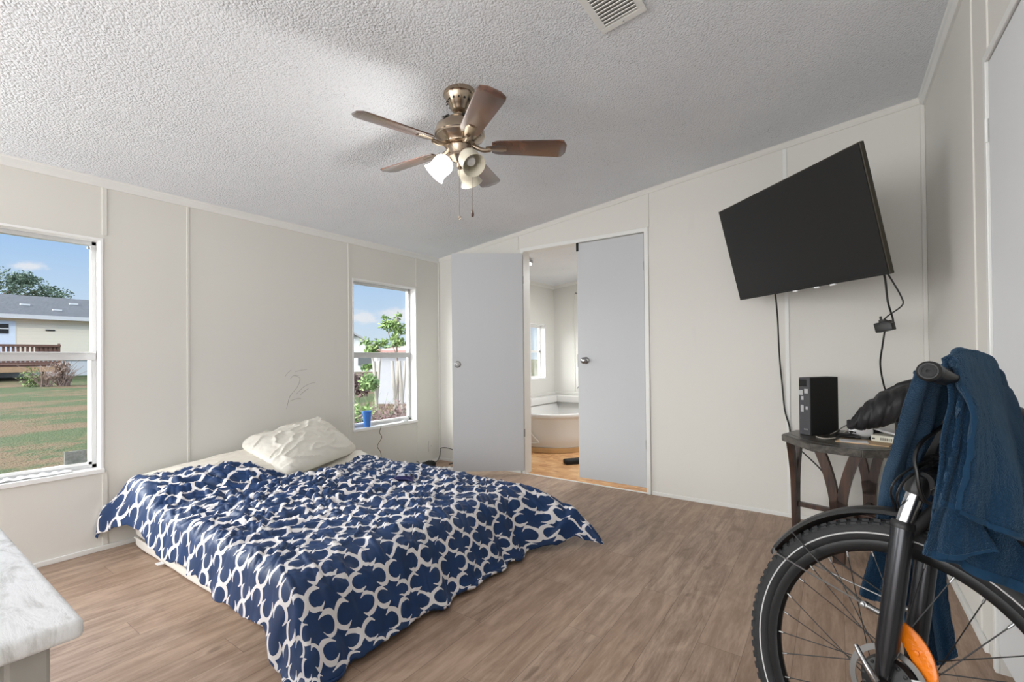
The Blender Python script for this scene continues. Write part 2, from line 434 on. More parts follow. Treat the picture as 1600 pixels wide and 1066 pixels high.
# far wall with the double doorway
DX0, DX1, DT = 1.085, 2.232, 2.062
bm = B()
def wedge(bm, x0, x1, y0, y1, z0):
    v = [bm.verts.new(c) for c in [(x0, y0, z0), (x1, y0, z0), (x1, y1, z0), (x0, y1, z0), (x0, y0, cz(x0)+.02), (x1, y0, cz(x1)+.02), (x1, y1, cz(x1)+.02), (x0, y1, cz(x0)+.02)]]
    for f in [(0, 3, 2, 1), (4, 5, 6, 7), (0, 1, 5, 4), (1, 2, 6, 5), (2, 3, 7, 6), (3, 0, 4, 7)]: bm.faces.new([v[i] for i in f])
wedge(bm, 0, DX0, 0, .09, -.05); wedge(bm, DX0, DX1, 0, .09, DT); wedge(bm, DX1, WX+.02, 0, .09, -.05)
struct('wall_far', bm, m_wall)
CD0, CD1, CDT = -2.15, -1.362, 2.075      # closet door span on the right wall
bm = B()
for y0, y1, z0 in ((YB, CD0, -.05), (CD0, CD1, CDT), (CD1, .05, -.05)): box(bm, WX, WX+.1, y0, y1, z0, 2.62)
box(bm, WX+.1, WX+.14, CD0-.1, CD1+.1, -.05, 2.2)
struct('wall_right', bm, m_wall)
bm = B(); box(bm, -.12, WX+.12, YB-.1, YB, -.05, 2.7); struct('wall_back', bm, m_wall)
# battens over the panel seams
ti = 0
def trim(fn, mat=m_trim, name=None):
    global ti
    bm = B(); fn(bm)
    if name is None: ti += 1; name = 'trim_%d' % ti
    return struct(name, bm, mat)
for y in (-2.745, -2.325, -1.105, -.315):
    w = .011 if y != -2.325 else .006
    def f(bm, y=y, w=w):
        if y in (-2.745,): box(bm, 0, .005, y-w, y+w, .03, .45); box(bm, 0, .005, y-w, y+w, 1.81, 2.09)
        elif y == -.315: box(bm, 0, .005, y-w, y+w, .03, .44); box(bm, 0, .005, y-w, y+w, 1.80, 2.09)
        else: box(bm, 0, .005, y-w, y+w, .03, 2.09)
    trim(f, m_wall)
for x in (1.02, 2.255, 3.188):
    z0 = {1.02: DT+.03, 2.255: DT+.03}.get(x, .03)
    trim(lambda bm, x=x, z0=z0: box(bm, x-.011, x+.011, -.006, 0, z0, cz(x)-.04), m_wall if x < 3 else m_trim)
trim(lambda bm: box(bm, WX-.022, WX, -.022, 0, .03, cz(WX)-.05, .006), m_wall)
trim(lambda bm: box(bm, 0, .016, -.016, 0, .03, 2.09, .005), m_wall)
for y in (-1.125, -1.345):
    trim(lambda bm, y=y: box(bm, WX-.005, WX, y-.012, y+.012, .03, cz(WX)-.05), m_wall)
# crown strips
def crown(bm, p0, p1, out, h=.05, d=.016):
    p0 = Vector(p0); p1 = Vector(p1); out = Vector(out)
    prof = [(0, 0), (0, -h), (d*.5, -h), (d, -h*.65), (d*1.1, -h*.2), (d*1.5, 0)]
    A = [bm.verts.new(p0+out*a_+Vector((0, 0, b_))) for a_, b_ in prof]; C_ = [bm.verts.new(p1+out*a_+Vector((0, 0, b_))) for a_, b_ in prof]
    n_ = len(prof)
    for i in range(n_): bm.faces.new((A[i], A[(i+1) % n_], C_[(i+1) % n_], C_[i]))
    bm.faces.new(A); bm.faces.new(C_[::-1])
trim(lambda bm: crown(bm, (0, YB, 2.133), (0, 0, 2.133), (1, 0, 0)))
trim(lambda bm: crown(bm, (0, 0, cz(0)+.003), (WX, 0, cz(WX)+.003), (0, -1, 0), .04, .012), m_wall)
trim(lambda bm: crown(bm, (WX, YB, cz(WX)+.003), (WX, 0, cz(WX)+.003), (-1, 0, 0), .06, .024))
# baseboards
trim(lambda bm: box(bm, 0, .012, YB, -.002, 0, .028, .004), name='baseboard_left')
def f(bm): box(bm, .012, DX0-.04, -.012, 0, 0, .028, .004); box(bm, DX1+.04, WX-.012, -.012, 0, 0, .028, .004)
trim(f, name='baseboard_far')
trim(lambda bm: box(bm, WX-.014, WX, -1.235, -.002, 0, .035, .004), name='baseboard_right')

# door casing and doors
cas = B()
box(cas, DX0-.028, DX0+.005, -.014, .097, 0, DT+.028, .003); box(cas, DX1-.005, DX1+.028, -.014, .097, 0, DT+.028, .003); box(cas, DX0, DX1, -.014, .097, DT-.005, DT+.028, .003)
struct('trim_30', cas, m_trim)
bm = B(); box(bm, DX0, DX1, -.006, .012, 0, .006, .002); struct('trim_31', bm, m_trim)
def hinge(door, T, z):
    bm = B(); tube(bm, [T @ Vector((0, 0, z-.035)), T @ Vector((0, 0, z+.035))], .006, 10)
    box(bm, -.002, .002, 0.0, .022, z-.032, z+.032, T=T); return obj('hinge', bm, m_steel, door)
def knob(door, T, z, both=True, name='door_knob'):
    o = T @ Vector((0, 0, z)); d = (T.to_3x3() @ Vector((0, -1, 0)))
    bm = B(); lathe(bm, [(.030, 0), (.030, .004), (.026, .008), (.012, .012), (.011, .028), (.02, .034), (.027, .045), (.027, .054), (.02, .062), (.006, .065), (.0005, .065)], axisT(o, d), 28)
    return obj(name, bm, m_chrome, door)
# closed right leaf: hinged at DX1, leaf spans 1.632..2.226
d2 = B(); box(d2, 1.636, 2.221, .0, .034, .045, 2.049, .002)
door2 = struct('door_2', d2, m_door); 
knob(door2, Matrix.Translation((1.712, 0, 0)), 1.047)
for z in (1.79, .385): hinge(door2, Matrix.Translation((2.227, -.006, 0)), z)
bm = B(); box(bm, 1.630, 1.6365, .004, .03, .99, 1.10, .001); obj('latch_plate', bm, m_steel, door2)
bm = B(); box(bm, 1.632, 1.652, -.008, 0, 1.985, 2.075, .002); obj('flush_bolt', bm, m_blackm, door2)
# opened left leaf: hinge at (DX0,0), far end at ~(0.565,-0.40)
hx, hy = DX0-.004, -.012
ang = math.atan2(-.405-hy, .569-hx)
T1 = Matrix.Translation((hx, hy, 0)) @ Matrix.Rotation(ang, 4, 'Z')
d1 = B(); box(d1, 0.004, .655, -.0, .034, .04, 2.035, .002, T=T1)
door1 = struct('door_1', d1, m_door)
for z in (1.79, .385): hinge(door1, T1 @ Matrix.Translation((-.002, .036, 0)) @ Matrix.Rotation(PI, 4, 'Z'), z)
# ball catch rosette on the opened leaf: face toward the camera is local +y
o_ = T1 @ Vector((.605, .034, 1.02)); d_ = T1.to_3x3() @ Vector((0, 1, 0))
bm = B(); lathe(bm, [(.031, 0), (.031, .004), (.026, .007), (.020, .007), (.018, .004), (.012, .004), (.011, .009), (.0005, .010)], axisT(o_, d_), 28)
obj('knob_rosette', bm, m_steel, door1)

# closet door on the right wall
bm = B(); box(bm, WX-.004, WX+.03, CD0+.004, CD1-.006, .075, CDT-.006, .002); door3 = struct('door_3', bm, m_door2)
for z in (1.84, .4):
    bm = B(); tube(bm, [(WX-.01, CD1-.001, z-.04), (WX-.01, CD1-.001, z+.04)], .005, 8); obj('hinge', bm, m_trim, door3)
bm = B(); box(bm, WX-.012, WX, CD1, CD1+.028, .0, CDT+.03, .003); box(bm, WX-.012, WX, CD0-.028, CD0, .0, CDT+.03, .003); box(bm, WX-.012, WX, CD0, CD1, CDT, CDT+.03, .003)
struct('trim_32', bm, m_trim)

# windows
def window(nm, Wd, latch=True):
    y0, y1, z0, z1 = Wd
    bm = B(); t = .012                                    # reveal lining
    box(bm, -.12, .006, y1-t, y1, z0, z1); box(bm, -.12, .006, y0, y0+t, z0, z1)
    box(bm, -.12, .006, y0+t, y1-t, z1-t, z1); box(bm, -.12, .012, y0, y1+.004, z0-.014, z0+.010, .002)
    w = struct(nm, bm, m_frame)
    bm = B(); xo = -.092; a_ = .022
    iy0, iy1, iz0, iz1 = y0+t, y1-t, z0+.01, z1-t; zm = 1.108
    box(bm, xo-.02, xo+.02, iy0, iy0+a_, iz0, iz1, .002); box(bm, xo-.02, xo+.02, iy1-a_, iy1, iz0, iz1, .002)
    box(bm, xo-.02, xo+.02, iy0, iy1, iz1-a_, iz1, .002); box(bm, xo-.02, xo+.02, iy0, iy1, iz0, iz0+a_, .002)
    obj('window_frame', bm, m_alu, w, False)
    bm = B(); box(bm, xo-.004, xo+.026, iy0+.004, iy1-.004, zm-.02, zm+.024, .003); box(bm, xo+.018, xo+.034, iy0+.004, iy1-.004, zm+.018, zm+.028, .002)
    obj('meeting_rail', bm, m_alu, w, False)
    bm = B(); s = .014
    box(bm, xo+.002, xo+.022, iy0+a_, iy0+a_+s, iz0+a_, zm); box(bm, xo+.002, xo+.022, iy1-a_-s, iy1-a_, iz0+a_, zm); box(bm, xo+.002, xo+.022, iy0+a_, iy1-a_, iz0+a_, iz0+a_+s)
    obj('lower_sash', bm, m_frame, w, False)
    bm = B(); box(bm, xo-.003, xo, iy0+a_*.5, iy1-a_*.5, zm, iz1-a_*.5); box(bm, xo+.011, xo+.014, iy0+a_, iy1-a_, iz0+a_, zm)
    obj('pane', bm, m_glass, w, False)
    if latch:
        for yy in (iy0+.035, iy1-.035):
            bm = B(); box(bm, xo+.018, xo+.032, yy-.006, yy+.006, iz1-.046, iz1-.032, .002); tube(bm, [(xo+.036, yy, iz1-.045), (xo+.046, yy+.004, iz1-.052)], .004, 8); obj('shade_bracket', bm, m_steel, w)
    return w
win1 = window('window_1', W1); win2 = window('window_2', W2)

# pencil marks on the left wall
bm = B()
for pl_ in [[(-1.63, 1.0), (-1.66, .975), (-1.68, .95)], [(-1.60, .985), (-1.54, .995), (-1.50, 1.0)], [(-1.61, .955), (-1.56, .93), (-1.585, .86), (-1.64, .80), (-1.66, .74), (-1.67, .70)],
            [(-1.64, .93), (-1.61, .955), (-1.57, .955)], [(-1.59, .81), (-1.53, .86), (-1.47, .885), (-1.43, .89)], [(-1.56, .80), (-1.52, .83), (-1.49, .845)], [(-1.64, .76), (-1.58, .775), (-1.55, .77)]]:
    tube(bm, spline([(.001, y, z) for y, z in pl_], 5), .0008, 5)
obj('pencil_marks', bm, m_grey, wl)
# wall outlet
t = thing('wall_outlet', (0, -.136, .168), 'cream outlet plate low on the left wall near the corner', 'outlet')
bm = B(); box(bm, 0, .006, -.171, -.101, .11, .226, .003); obj('cover_plate', bm, m_wall, t)
bm = B(); lathe(bm, [(.004, 0), (.004, .0025), (.0005, .003)], axisT((.006, -.136, .168), (1, 0, 0)), 10); obj('screw', bm, m_steel, t)

# ------------------------------------------------------------------ bathroom behind the doorway
BY = 2.452
bm = B(); wall_holes(bm, -.12, 0, .05, BY, -.2, 2.35, [BW]); struct('wall_bath_left', bm, m_wallb)
bm = B(); box(bm, -.12, 4.0, BY, BY+.1, -.1, 2.8); struct('wall_bath_far', bm, m_wallb)
bm = B(); box(bm, 2.9, 3.0, .09, BY, -.1, 2.8); struct('wall_bath_right', bm, m_wallb)
bm = B(); box(bm, -.12, 3.0, .02, BY, -.06, -.003); struct('floor_bathroom', bm, m_osb)
bm = B()
v = [bm.verts.new(c) for c in [(-.12, .09, cz(-.12)), (3.0, .09, cz(3.0)), (3.0, BY, cz(3.0)), (-.12, BY, cz(-.12)), (-.12, .09, cz(-.12)+.2), (3, .09, cz(3)+.2), (3, BY, cz(3)+.2), (-.12, BY, cz(-.12)+.2)]]
for f_ in [(0, 1, 2, 3), (4, 7, 6, 5), (0, 4, 5, 1), (1, 5, 6, 2), (2, 6, 7, 3), (3, 7, 4, 0)]: bm.faces.new([v[i] for i in f_])
struct('ceiling_bathroom', bm, m_ceil)
trim(lambda bm: crown(bm, (0, .09, 2.133), (0, BY, 2.133), (1, 0, 0)))
trim(lambda bm: crown(bm, (0, BY, cz(0)), (2.9, BY, cz(2.9)), (0, -1, 0), .045, .014))
win3 = struct('window_3', (lambda bm: (box(bm, -.12, .004, BW[0], BW[0]+.012, BW[2], BW[3]), box(bm, -.12, .004, BW[1]-.012, BW[1], BW[2], BW[3]), box(bm, -.12, .004, BW[0], BW[1], BW[3]-.012, BW[3]), box(bm, -.12, .008, BW[0]-.003, BW[1]+.003, BW[2]-.012, BW[2]+.008), bm)[-1])(B()), m_frame)
bm = B(); xo = -.09
box(bm, xo-.015, xo+.015, BW[0]+.012, BW[0]+.04, BW[2], BW[3]); box(bm, xo-.015, xo+.015, BW[1]-.04, BW[1]-.012, BW[2], BW[3])
box(bm, xo-.015, xo+.015, BW[0]+.012, BW[1]-.012, 1.14, 1.17); box(bm, xo-.015, xo+.015, BW[0]+.04, BW[1]-.04, BW[3]-.045, BW[3]-.012); box(bm, xo-.015, xo+.015, BW[0]+.04, BW[1]-.04, BW[2], BW[2]+.03)
obj('window_frame', bm, m_frame, win3, False)
bm = B()
for i in range(14):
    z = .83+i*.05
    box(bm, xo+.018, xo+.030, BW[0]+.03, BW[0]+.115, z, z+.032, .002)
obj('window_blind', bm, m_steel, win3, False)
bm = B(); box(bm, xo-.003, xo, BW[0]+.02, BW[1]-.02, BW[2]+.01, BW[3]-.02); obj('pane', bm, m_glass, win3, False)
# moulded panel trim on the far bath wall
bm = B()
tube(bm, spline([(.36, BY-.008, 2.0), (.44, BY-.01, 1.97), (.47, BY-.01, 1.88), (.47, BY-.01, 1.4), (.47, BY-.01, .78), (.455, BY-.01, .70), (.38, BY-.01, .62)], 6), .009, 8)
struct('trim_40', bm, m_steel)
bm = B(); box(bm, .33, .345, BY-.01, BY, .56, 1.98, .003); box(bm, .0, 2.9, BY-.02, BY, .525, .56, .004); box(bm, 0, .02, .5, BY, .525, .56, .004); struct('trim_41', bm, m_wallb)
# corner tub on its timber kerb
t = thing('corner_bathtub', (.6, 1.6, 0), 'white corner bathtub seen through the doorway behind the grey doors', 'bathtub')
out = [(.004, .80), (.50, .835), (.80, .895), (.93, .965), (1.04, 1.10), (1.16, 1.35), (1.34, 1.66), (1.62, 1.82), (1.9, 1.86)]
out = [tuple(p_[:2]) for p_ in spline([(a_, b_, 0) for a_, b_ in out], 6)]+[(1.9, BY-.004), (.004, BY-.004)]
def inset_poly(P, d):
    c_ = (sum(p_[0] for p_ in P)/len(P), sum(p_[1] for p_ in P)/len(P)); r = []
    for p_ in P:
        v_ = Vector((p_[0]-c_[0], p_[1]-c_[1])); L_ = v_.length; v_ = v_*(max(L_-d, .02)/L_); r.append((c_[0]+v_.x, c_[1]+v_.y))
    return r
bm = B()
levels = [(.045, .055), (.03, .10), (.012, .13), (.022, .20), (.010, .36), (0, .385), (-.012, .392), (-.016, .41), (-.008, .425), (.02, .43), (.17, .43), (.20, .42), (.24, .34), (.30, .16), (.42, .10)]
rings = []
for d_, z_ in levels:
    rings.append([bm.verts.new((max(.004, min(1.9, x_)), min(BY-.004, y_), z_)) for x_, y_ in inset_poly(out, d_)])
for A, C_ in zip(rings, rings[1:]):
    for k in range(len(A)):
        try: bm.faces.new((A[k], A[(k+1) % len(A)], C_[(k+1) % len(A)], C_[k]))
        except ValueError: pass
bm.faces.new(rings[-1]); obj('tub_shell', bm, m_tub, t)
bm = B(); box(bm, .004, 1.0, BY-.24, BY-.006, .43, .525, .02); box(bm, .004, .18, 1.0, BY-.24, .43, .525, .02); obj('raised_ledge', bm, m_tub, t)
bm = B(); tube(bm, spline([(.30, .815, .375), (.47, .822, .37), (.52, .824, .34), (.62, .838, .20), (.70, .85, .125), (.66, .85, .105), (.50, .84, .10), (.3, .82, .10)], 6), .0085, 8); obj('access_panel', bm, m_tub, t)
bm = B(); 
kp = [tuple(p_) for p_ in inset_poly(out, .0)]
A = [bm.verts.new((max(.004, x_), y_, 0)) for x_, y_ in kp]; C_ = [bm.verts.new((max(.004, x_), y_, .052)) for x_, y_ in kp]
for k in range(len(A)): bm.faces.new((A[k], A[(k+1) % len(A)], C_[(k+1) % len(A)], C_[k]))
bm.faces.new(A[::-1]); bm.faces.new(C_); obj('timber_kerb', bm, m_pine, t, False)
# ceiling light fitting
t = thing('bath_ceiling_light', (.52, .78, cz(.52)), 'lit square ceiling light in the bathroom, just seen past the open grey door', 'ceiling light')
bm = B(); box(bm, .40, .62, .66, .90, cz(.5)-.03, cz(.5)-.002, .004); obj('base', bm, m_chrome, t)
m_lit = M('lit_diffuser', (1, 1, 1), .5, em=(1, .97, .92), es=3.0)
bm = B(); box(bm, .41, .61, .67, .89, cz(.5)-.06, cz(.5)-.03, .01); obj('diffuser', bm, m_lit, t)
# dark shoe/bag on the bathroom floor
bm = B(); box(bm, -.11, .11, -.05, .05, 0, .05, .022, Matrix.Translation((1.27, .62, -.003)) @ Matrix.Rotation(.9, 4, 'Z'), 3)
tag(obj('slipper', bm, m_blackm), 'black slipper on the bathroom floor beside the closed grey door', 'slipper')

# ------------------------------------------------------------------ ceiling fan
FX, FY = 1.98, -1.90
FZ = cz(FX)
t = thing('ceiling_fan', (FX, FY, 2.06), 'five-blade ceiling fan in brushed nickel with walnut blades and three glass shades', 'ceiling fan')
T0 = Matrix.Translation((FX, FY, 0))
bm = B(); lathe(bm, [(.076, FZ+.008), (.078, FZ-.014), (.072, FZ-.018), (.070, FZ-.024), (.047, FZ-.068), (.044, FZ-.070), (.040, FZ-.082), (.028, FZ-.092), (.0005, FZ-.093)], T0, 40)
can = obj('canopy', bm, m_nickel, t)
bm = B()
for k in range(14):
    a_ = 2*PI*k/14
    box(bm, -.0035, .0035, -.002, .002, -.009, .009, .001, T0 @ Matrix.Rotation(a_, 4, 'Z') @ Matrix.Translation((.0605, 0, FZ-.045)) @ Matrix.Rotation(PI/2, 4, 'Z') @ Matrix.Rotation(-.48, 4, 'X'))
obj('vent_slots', bm, m_blackm, can, False)
bm = B(); tube(bm, [(FX, FY, FZ-.08), (FX, FY, 2.235)], .0125, 16); lathe(bm, [(.0125, 2.262), (.021, 2.258), (.024, 2.236), (.034, 2.226)], T0, 24); obj('downrod', bm, m_nickel, t)
bm = B(); lathe(bm, [(.03, 2.232), (.055, 2.228), (.088, 2.214), (.111, 2.192), (.120, 2.168), (.120, 2.150), (.114, 2.147), (.113, 2.140), (.100, 2.130), (.083, 2.118), (.078, 2.106), (.055, 2.103), (.0005, 2.103)], T0, 48)
mh = obj('motor_housing', bm, m_nickel, t)
for k in range(6):
    bm = B(); a_ = 2*PI*k/6+.5
    o_ = Vector((FX+.097*math.cos(a_), FY+.097*math.sin(a_), 2.2105)); d_ = Vector((math.cos(a_)*.62, math.sin(a_)*.62, .78))
    lathe(bm, [(.019, -.002), (.019, .0015), (.0005, .002)], axisT(o_, d_), 16)
    obj('cooling_port', bm, m_blackm, mh)
bm = B(); lathe(bm, [(.052, 2.104), (.056, 2.096), (.05, 2.084), (.047, 2.060), (.052, 2.055), (.052, 2.045), (.034, 2.030), (.016, 2.020), (.016, 2.0), (.009, 1.992), (.0005, 1.990)], T0, 36)
obj('light_fitter', bm, m_nickel, t)
for k in range(5):
    a_ = math.radians(-106+72*k)
    R = T0 @ Matrix.Rotation(a_, 4, 'Z') @ Matrix.Translation((0, 0, 2.098))
    P_ = R @ Matrix.Translation((.33, 0, 0)) @ Matrix.Rotation(math.radians(-13), 4, 'X')
    bm = B(); n_ = 22; top = []; prof = []
    L0, L1 = -.175, .185
    for i in range(n_+1):
        x_ = L0+(L1-L0)*i/n_; f_ = i/n_
        w_ = .046+.016*f_
        if f_ > .90: w_ *= math.sqrt(max(0, 1-((f_-.90)/.10)**2))*.55+.45
        if f_ < .06: w_ *= .75+.25*f_/.06
        prof.append((x_, w_))
    hz = .003
    rows = [[bm.verts.new(P_ @ Vector((x_, s*w_, z_))) for (s, z_) in ((-1, -hz), (-.94, -hz-.0006), (.94, -hz-.0006), (1, -hz), (1, hz), (-1, hz))] for x_, w_ in prof]
    for A, C_ in zip(rows, rows[1:]):
        for j in range(6): bm.faces.new((A[j], A[(j+1) % 6], C_[(j+1) % 6], C_[j]))
    bm.faces.new(rows[0]); bm.faces.new(rows[-1][::-1])
    obj('blade', bm, m_blade, t)
    bm = B()
    tube(bm, [R @ Vector(p_) for p_ in spline([(.062, 0, .010), (.085, 0, -.004), (.115, 0, -.014), (.15, 0, -.010)], 5)], [.011]*15+[.009], 10)
    rows = []
    for i in range(12):
        f_ = i/11; x_ = .125+.10*f_; w_ = .012+.013*math.sin(PI*min(1, f_*1.25)*.5)
        if f_ > .9: w_ *= .8
        rows.append([bm.verts.new(P_ @ Vector((x_-.33, s*w_, z_))) for s, z_ in ((-1, -.0045), (-.4, -.0085), (.4, -.0085), (1, -.0045), (1, -.0036), (-1, -.0036))])
    for A, C_ in zip(rows, rows[1:]):
        for j in range(6): bm.faces.new((A[j], A[(j+1) % 6], C_[(j+1) % 6], C_[j]))
    bm.faces.new(rows[0]); bm.faces.new(rows[-1][::-1])
    obj('blade_arm', bm, m_nickel, t)
def shade_mat(name, lit):
    mt, nt, bs = new_mat(name); n1 = noise(nt, coord(nt), 34, 4)
    nt.links.new(mixc(nt, n1, sr(214, 206, 182), sr(240, 236, 222)), bs.inputs['Base Color'])
    bs.inputs['Roughness'].default_value = .3; bs.inputs['Subsurface Weight'].default_value = 0
    bs.inputs['Transmission Weight'].default_value = 0.0
    if lit: bs.inputs['Emission Color'].default_value = (1, .98, .94, 1); bs.inputs['Emission Strength'].default_value = 3.2
    return mt
m_sh, m_shl = shade_mat('alabaster_glass', False), shade_mat('lit_alabaster_glass', True)
for k, aa in enumerate((217, 342, 104)):
    a_ = math.radians(aa); hd = Vector((math.cos(a_), math.sin(a_), 0))
    o_ = Vector((FX, FY, 2.043))+hd*.052; d_ = (hd*.70+Vector((0, 0, -.72))).normalized()
    T = axisT(o_, d_)
    sp_ = [(.0145, .0), (.027, .006), (.040, .016), (.0485, .032), (.0500, .050), (.0465, .070), (.0475, .088), (.056, .108), (.0545, .108), (.046, .088), (.0445, .070), (.0475, .050), (.046, .034), (.037, .018), (.025, .009), (.0135, .004)]
    bm = B(); lathe(bm, sp_, T, 36)
    sh = obj('lamp_shade', bm, m_shl if k == 0 else m_sh, t)
    if k == 0: sh['label'] = 'lit glowing glass shade'
    bm = B(); lathe(bm, [(.013, -.030), (.019, -.028), (.021, -.010), (.018, -.004), (.018, .004), (.012, .006)], T, 20, True); obj('lamp_holder', bm, m_nickel, t)
    bm = B(); lathe(bm, [(.008, .004), (.011, .02), (.022, .042), (.025, .058), (.020, .074), (.0005, .082)], T, 20); obj('bulb', bm, m_lit if k == 0 else m_white, sh)
light('fan_bulb_light', 'POINT', Vector((FX, FY, 2.043))+Vector((math.cos(math.radians(217)), math.sin(math.radians(217)), 0))*.135+Vector((0, 0, -.088)), (0, 0, 0), 8.5, (1, .97, .93), shadow_soft_size=.04)
for (ox, oy, zb, kind) in ((.02, -.028, 1.738, 0), (.057, .022, 1.76, 1)):
    bm = B(); tube(bm, [(FX+ox, FY+oy, 2.05), (FX+ox, FY+oy, zb+.02)], .0011, 6); c_ = obj('pull_chain', bm, m_nickel, t)
    bm = B()
    if kind: lathe(bm, [(.001, .03), (.0045, .022), (.0075, .008), (.006, -.002), (.0005, -.005)], Matrix.Translation((FX+ox, FY+oy, zb)), 14)
    else: tube(bm, [(FX+ox+.008*math.cos(q), FY+oy, zb+.008+.008*math.sin(q)) for q in [x_*PI/8+PI/2 for x_ in range(15)]], .0022, 8)
    obj('pull_fob', bm, m_dark if kind else m_nickel, c_)

# ------------------------------------------------------------------ ceiling vent
SL = math.atan(.115)
t = thing('ceiling_vent', (2.765, -1.935, cz(2.765)), 'white louvred air vent in the popcorn ceiling near the top edge', 'vent')
TV_ = Matrix.Translation((2.765, -1.935, cz(2.765)-.002)) @ Matrix.Rotation(-SL, 4, 'Y')
a_, b_, iw = .095, .155, .028
bm = B()
box(bm, -a_, a_, b_-iw, b_, -.008, .0, .002, TV_); box(bm, -a_, a_, -b_, -b_+iw, -.008, .0, .002, TV_); box(bm, -a_, -a_+iw, -b_+iw, b_-iw, -.008, 0, .002, TV_); box(bm, a_-iw, a_, -b_+iw, b_-iw, -.008, 0, .002, TV_)
obj('vent_frame', bm, m_trim, t, False)
for k in range(13):
    y_ = -b_+iw+.012+k*.0192
    bm = B(); box(bm, -a_+iw, a_-iw, -.0085, .0085, -.0012, .0012, 0, TV_ @ Matrix.Translation((0, y_, -.006)) @ Matrix.Rotation(.42, 4, 'X')); obj('slat', bm, m_trim, t, False)
bm = B(); box(bm, -a_+iw, a_-iw, -b_+iw, b_-iw, -.0015, .0, 0, TV_); obj('duct_plate', bm, M('duct_grey', sr(150, 148, 146), .7), t, False)
for s in (-1, 1):
    bm = B(); lathe(bm, [(.004, 0), (.003, .002), (.0005, .0025)], TV_ @ Matrix.Translation((0, s*(b_-iw/2), -.008)) @ Matrix.Rotation(PI, 4, 'X'), 10); obj('screw', bm, m_steel, t)

# ------------------------------------------------------------------ television
t = thing('television', (3.242, -.63, 1.728), 'large flat black television tilted on its wall arm above the small dark table', 'television')
TT = Matrix.Translation((3.242, -.63, 1.728)) @ Matrix.Rotation(math.radians(-46), 4, 'Z') @ Matrix.Rotation(math.radians(14.8), 4, 'X') @ Matrix.Rotation(math.radians(.5), 4, 'Y')
w_, h_ = 1.032/2, .598/2
bm = B(); box(bm, -w_, w_, .002, .024, -h_, h_, .003, TT); obj('television_frame', bm, m_bezel, t, False)
bm = B(); box(bm, -w_+.007, w_-.007, -.001, .003, -h_+.010, h_-.007, .0005, TT); obj('screen', bm, m_screen, t, False)
bm = B(); box(bm, -w_+.007, w_-.007, -.0025, .0015, -h_+.001, -h_+.010, .0005, TT); obj('lower_bezel', bm, m_black, t, False)
bm = B(); box(bm, -.32, .32, .024, .06, -.25, .16, .012, TT); obj('rear_housing', bm, m_black, t)
bm = B()
pw = TT @ Vector((0, .07, 0))
box(bm, -.11, .11, .058, .072, -.11, .11, .004, TT)
tube(bm, [pw, (3.32, -.30, 1.73)], .02, 10); tube(bm, [(3.32, -.30, 1.73), (3.20, -.03, 1.73)], .02, 10)
box(bm, 3.14, 3.26, -.03, 0, 1.60, 1.86, .004)
obj('wall_arm', bm, m_black, t, False)
for sx in (-.05, .10, .20):
    bm = B(); box(bm, sx, sx+.030, -.005, .004, -h_-.006, -h_+.002, .001, TT); obj('tape_piece', bm, m_white, t, False)
def cable(name, pts, r, mat, label, cat='cable', n=8, group=None):
    bm = B(); tube(bm, spline(pts, n), r, 8); return tag(obj(name, bm, mat), label, cat, group)
def tl(x, y, z): return tuple(TT @ Vector((x, y, z)))
cable('power_cable', [tl(-.235, .035, -h_+.05), tl(-.235, .035, -h_-.01), (3.156, -.25, 1.30), (3.147, -.10, 1.141), (3.147, -.03, 1.014), (3.155, -.015, .886), (3.168, -.015, .716), (3.192, -.016, .61), (3.21, -.02, .50), (3.28, -.06, .44), (3.38, -.10, .34), (3.43, -.05, .2)], .0045, m_cable, 'thin black cable hanging from the left underside of the television to the table')
t = thing('power_adapter', (3.675, -.30, 1.20), 'black cube power adapter dangling on the looped cable right of the television', 'adapter')
TA = Matrix.Translation((3.676, -.30, 1.232)) @ Matrix.Rotation(-.5, 4, 'Z') @ Matrix.Rotation(-.2, 4, 'Y')
bm = B(); box(bm, -.042, .042, -.022, .022, -.027, .027, .006, TA); obj('adapter_body', bm, m_black, t)
bm = B(); box(bm, -.018, .012, -.012, .012, .027, .040, .003, TA); tube(bm, [TA @ Vector((-.01, 0, .03)), TA @ Vector((-.008, 0, .06))], .006, 8); obj('strain_relief', bm, m_black, t)
cable('looped_cable', [tl(w_-.06, .03, -h_+.03), tl(w_-.055, .03, -h_-.02), (3.668, -.62, 1.34), (3.70, -.45, 1.25), (3.672, -.33, 1.27)], .0045, m_cable, 'black cable from the television to the dangling adapter, the tighter inner loop')
cable('looped_cable', [tl(w_-.05, .03, -h_+.03), tl(w_-.03, .03, -h_-.02), (3.715, -.66, 1.36), (3.735, -.48, 1.33), (3.69, -.37, 1.29), (3.676, -.31, 1.275)], .0035, m_cable, 'black cable bowing out right between the television and the adapter, the outer loop')
cable('adapter_lead', [(3.676, -.30, 1.21), (3.665, -.28, 1.12), (3.660, -.2, 1.02), (3.68, -.10, .90), (3.705, -.05, .82), (3.73, -.05, .72), (3.74, -.06, .635)], .0045, m_cable, 'black lead running from the dangling adapter down behind the dark jacket')

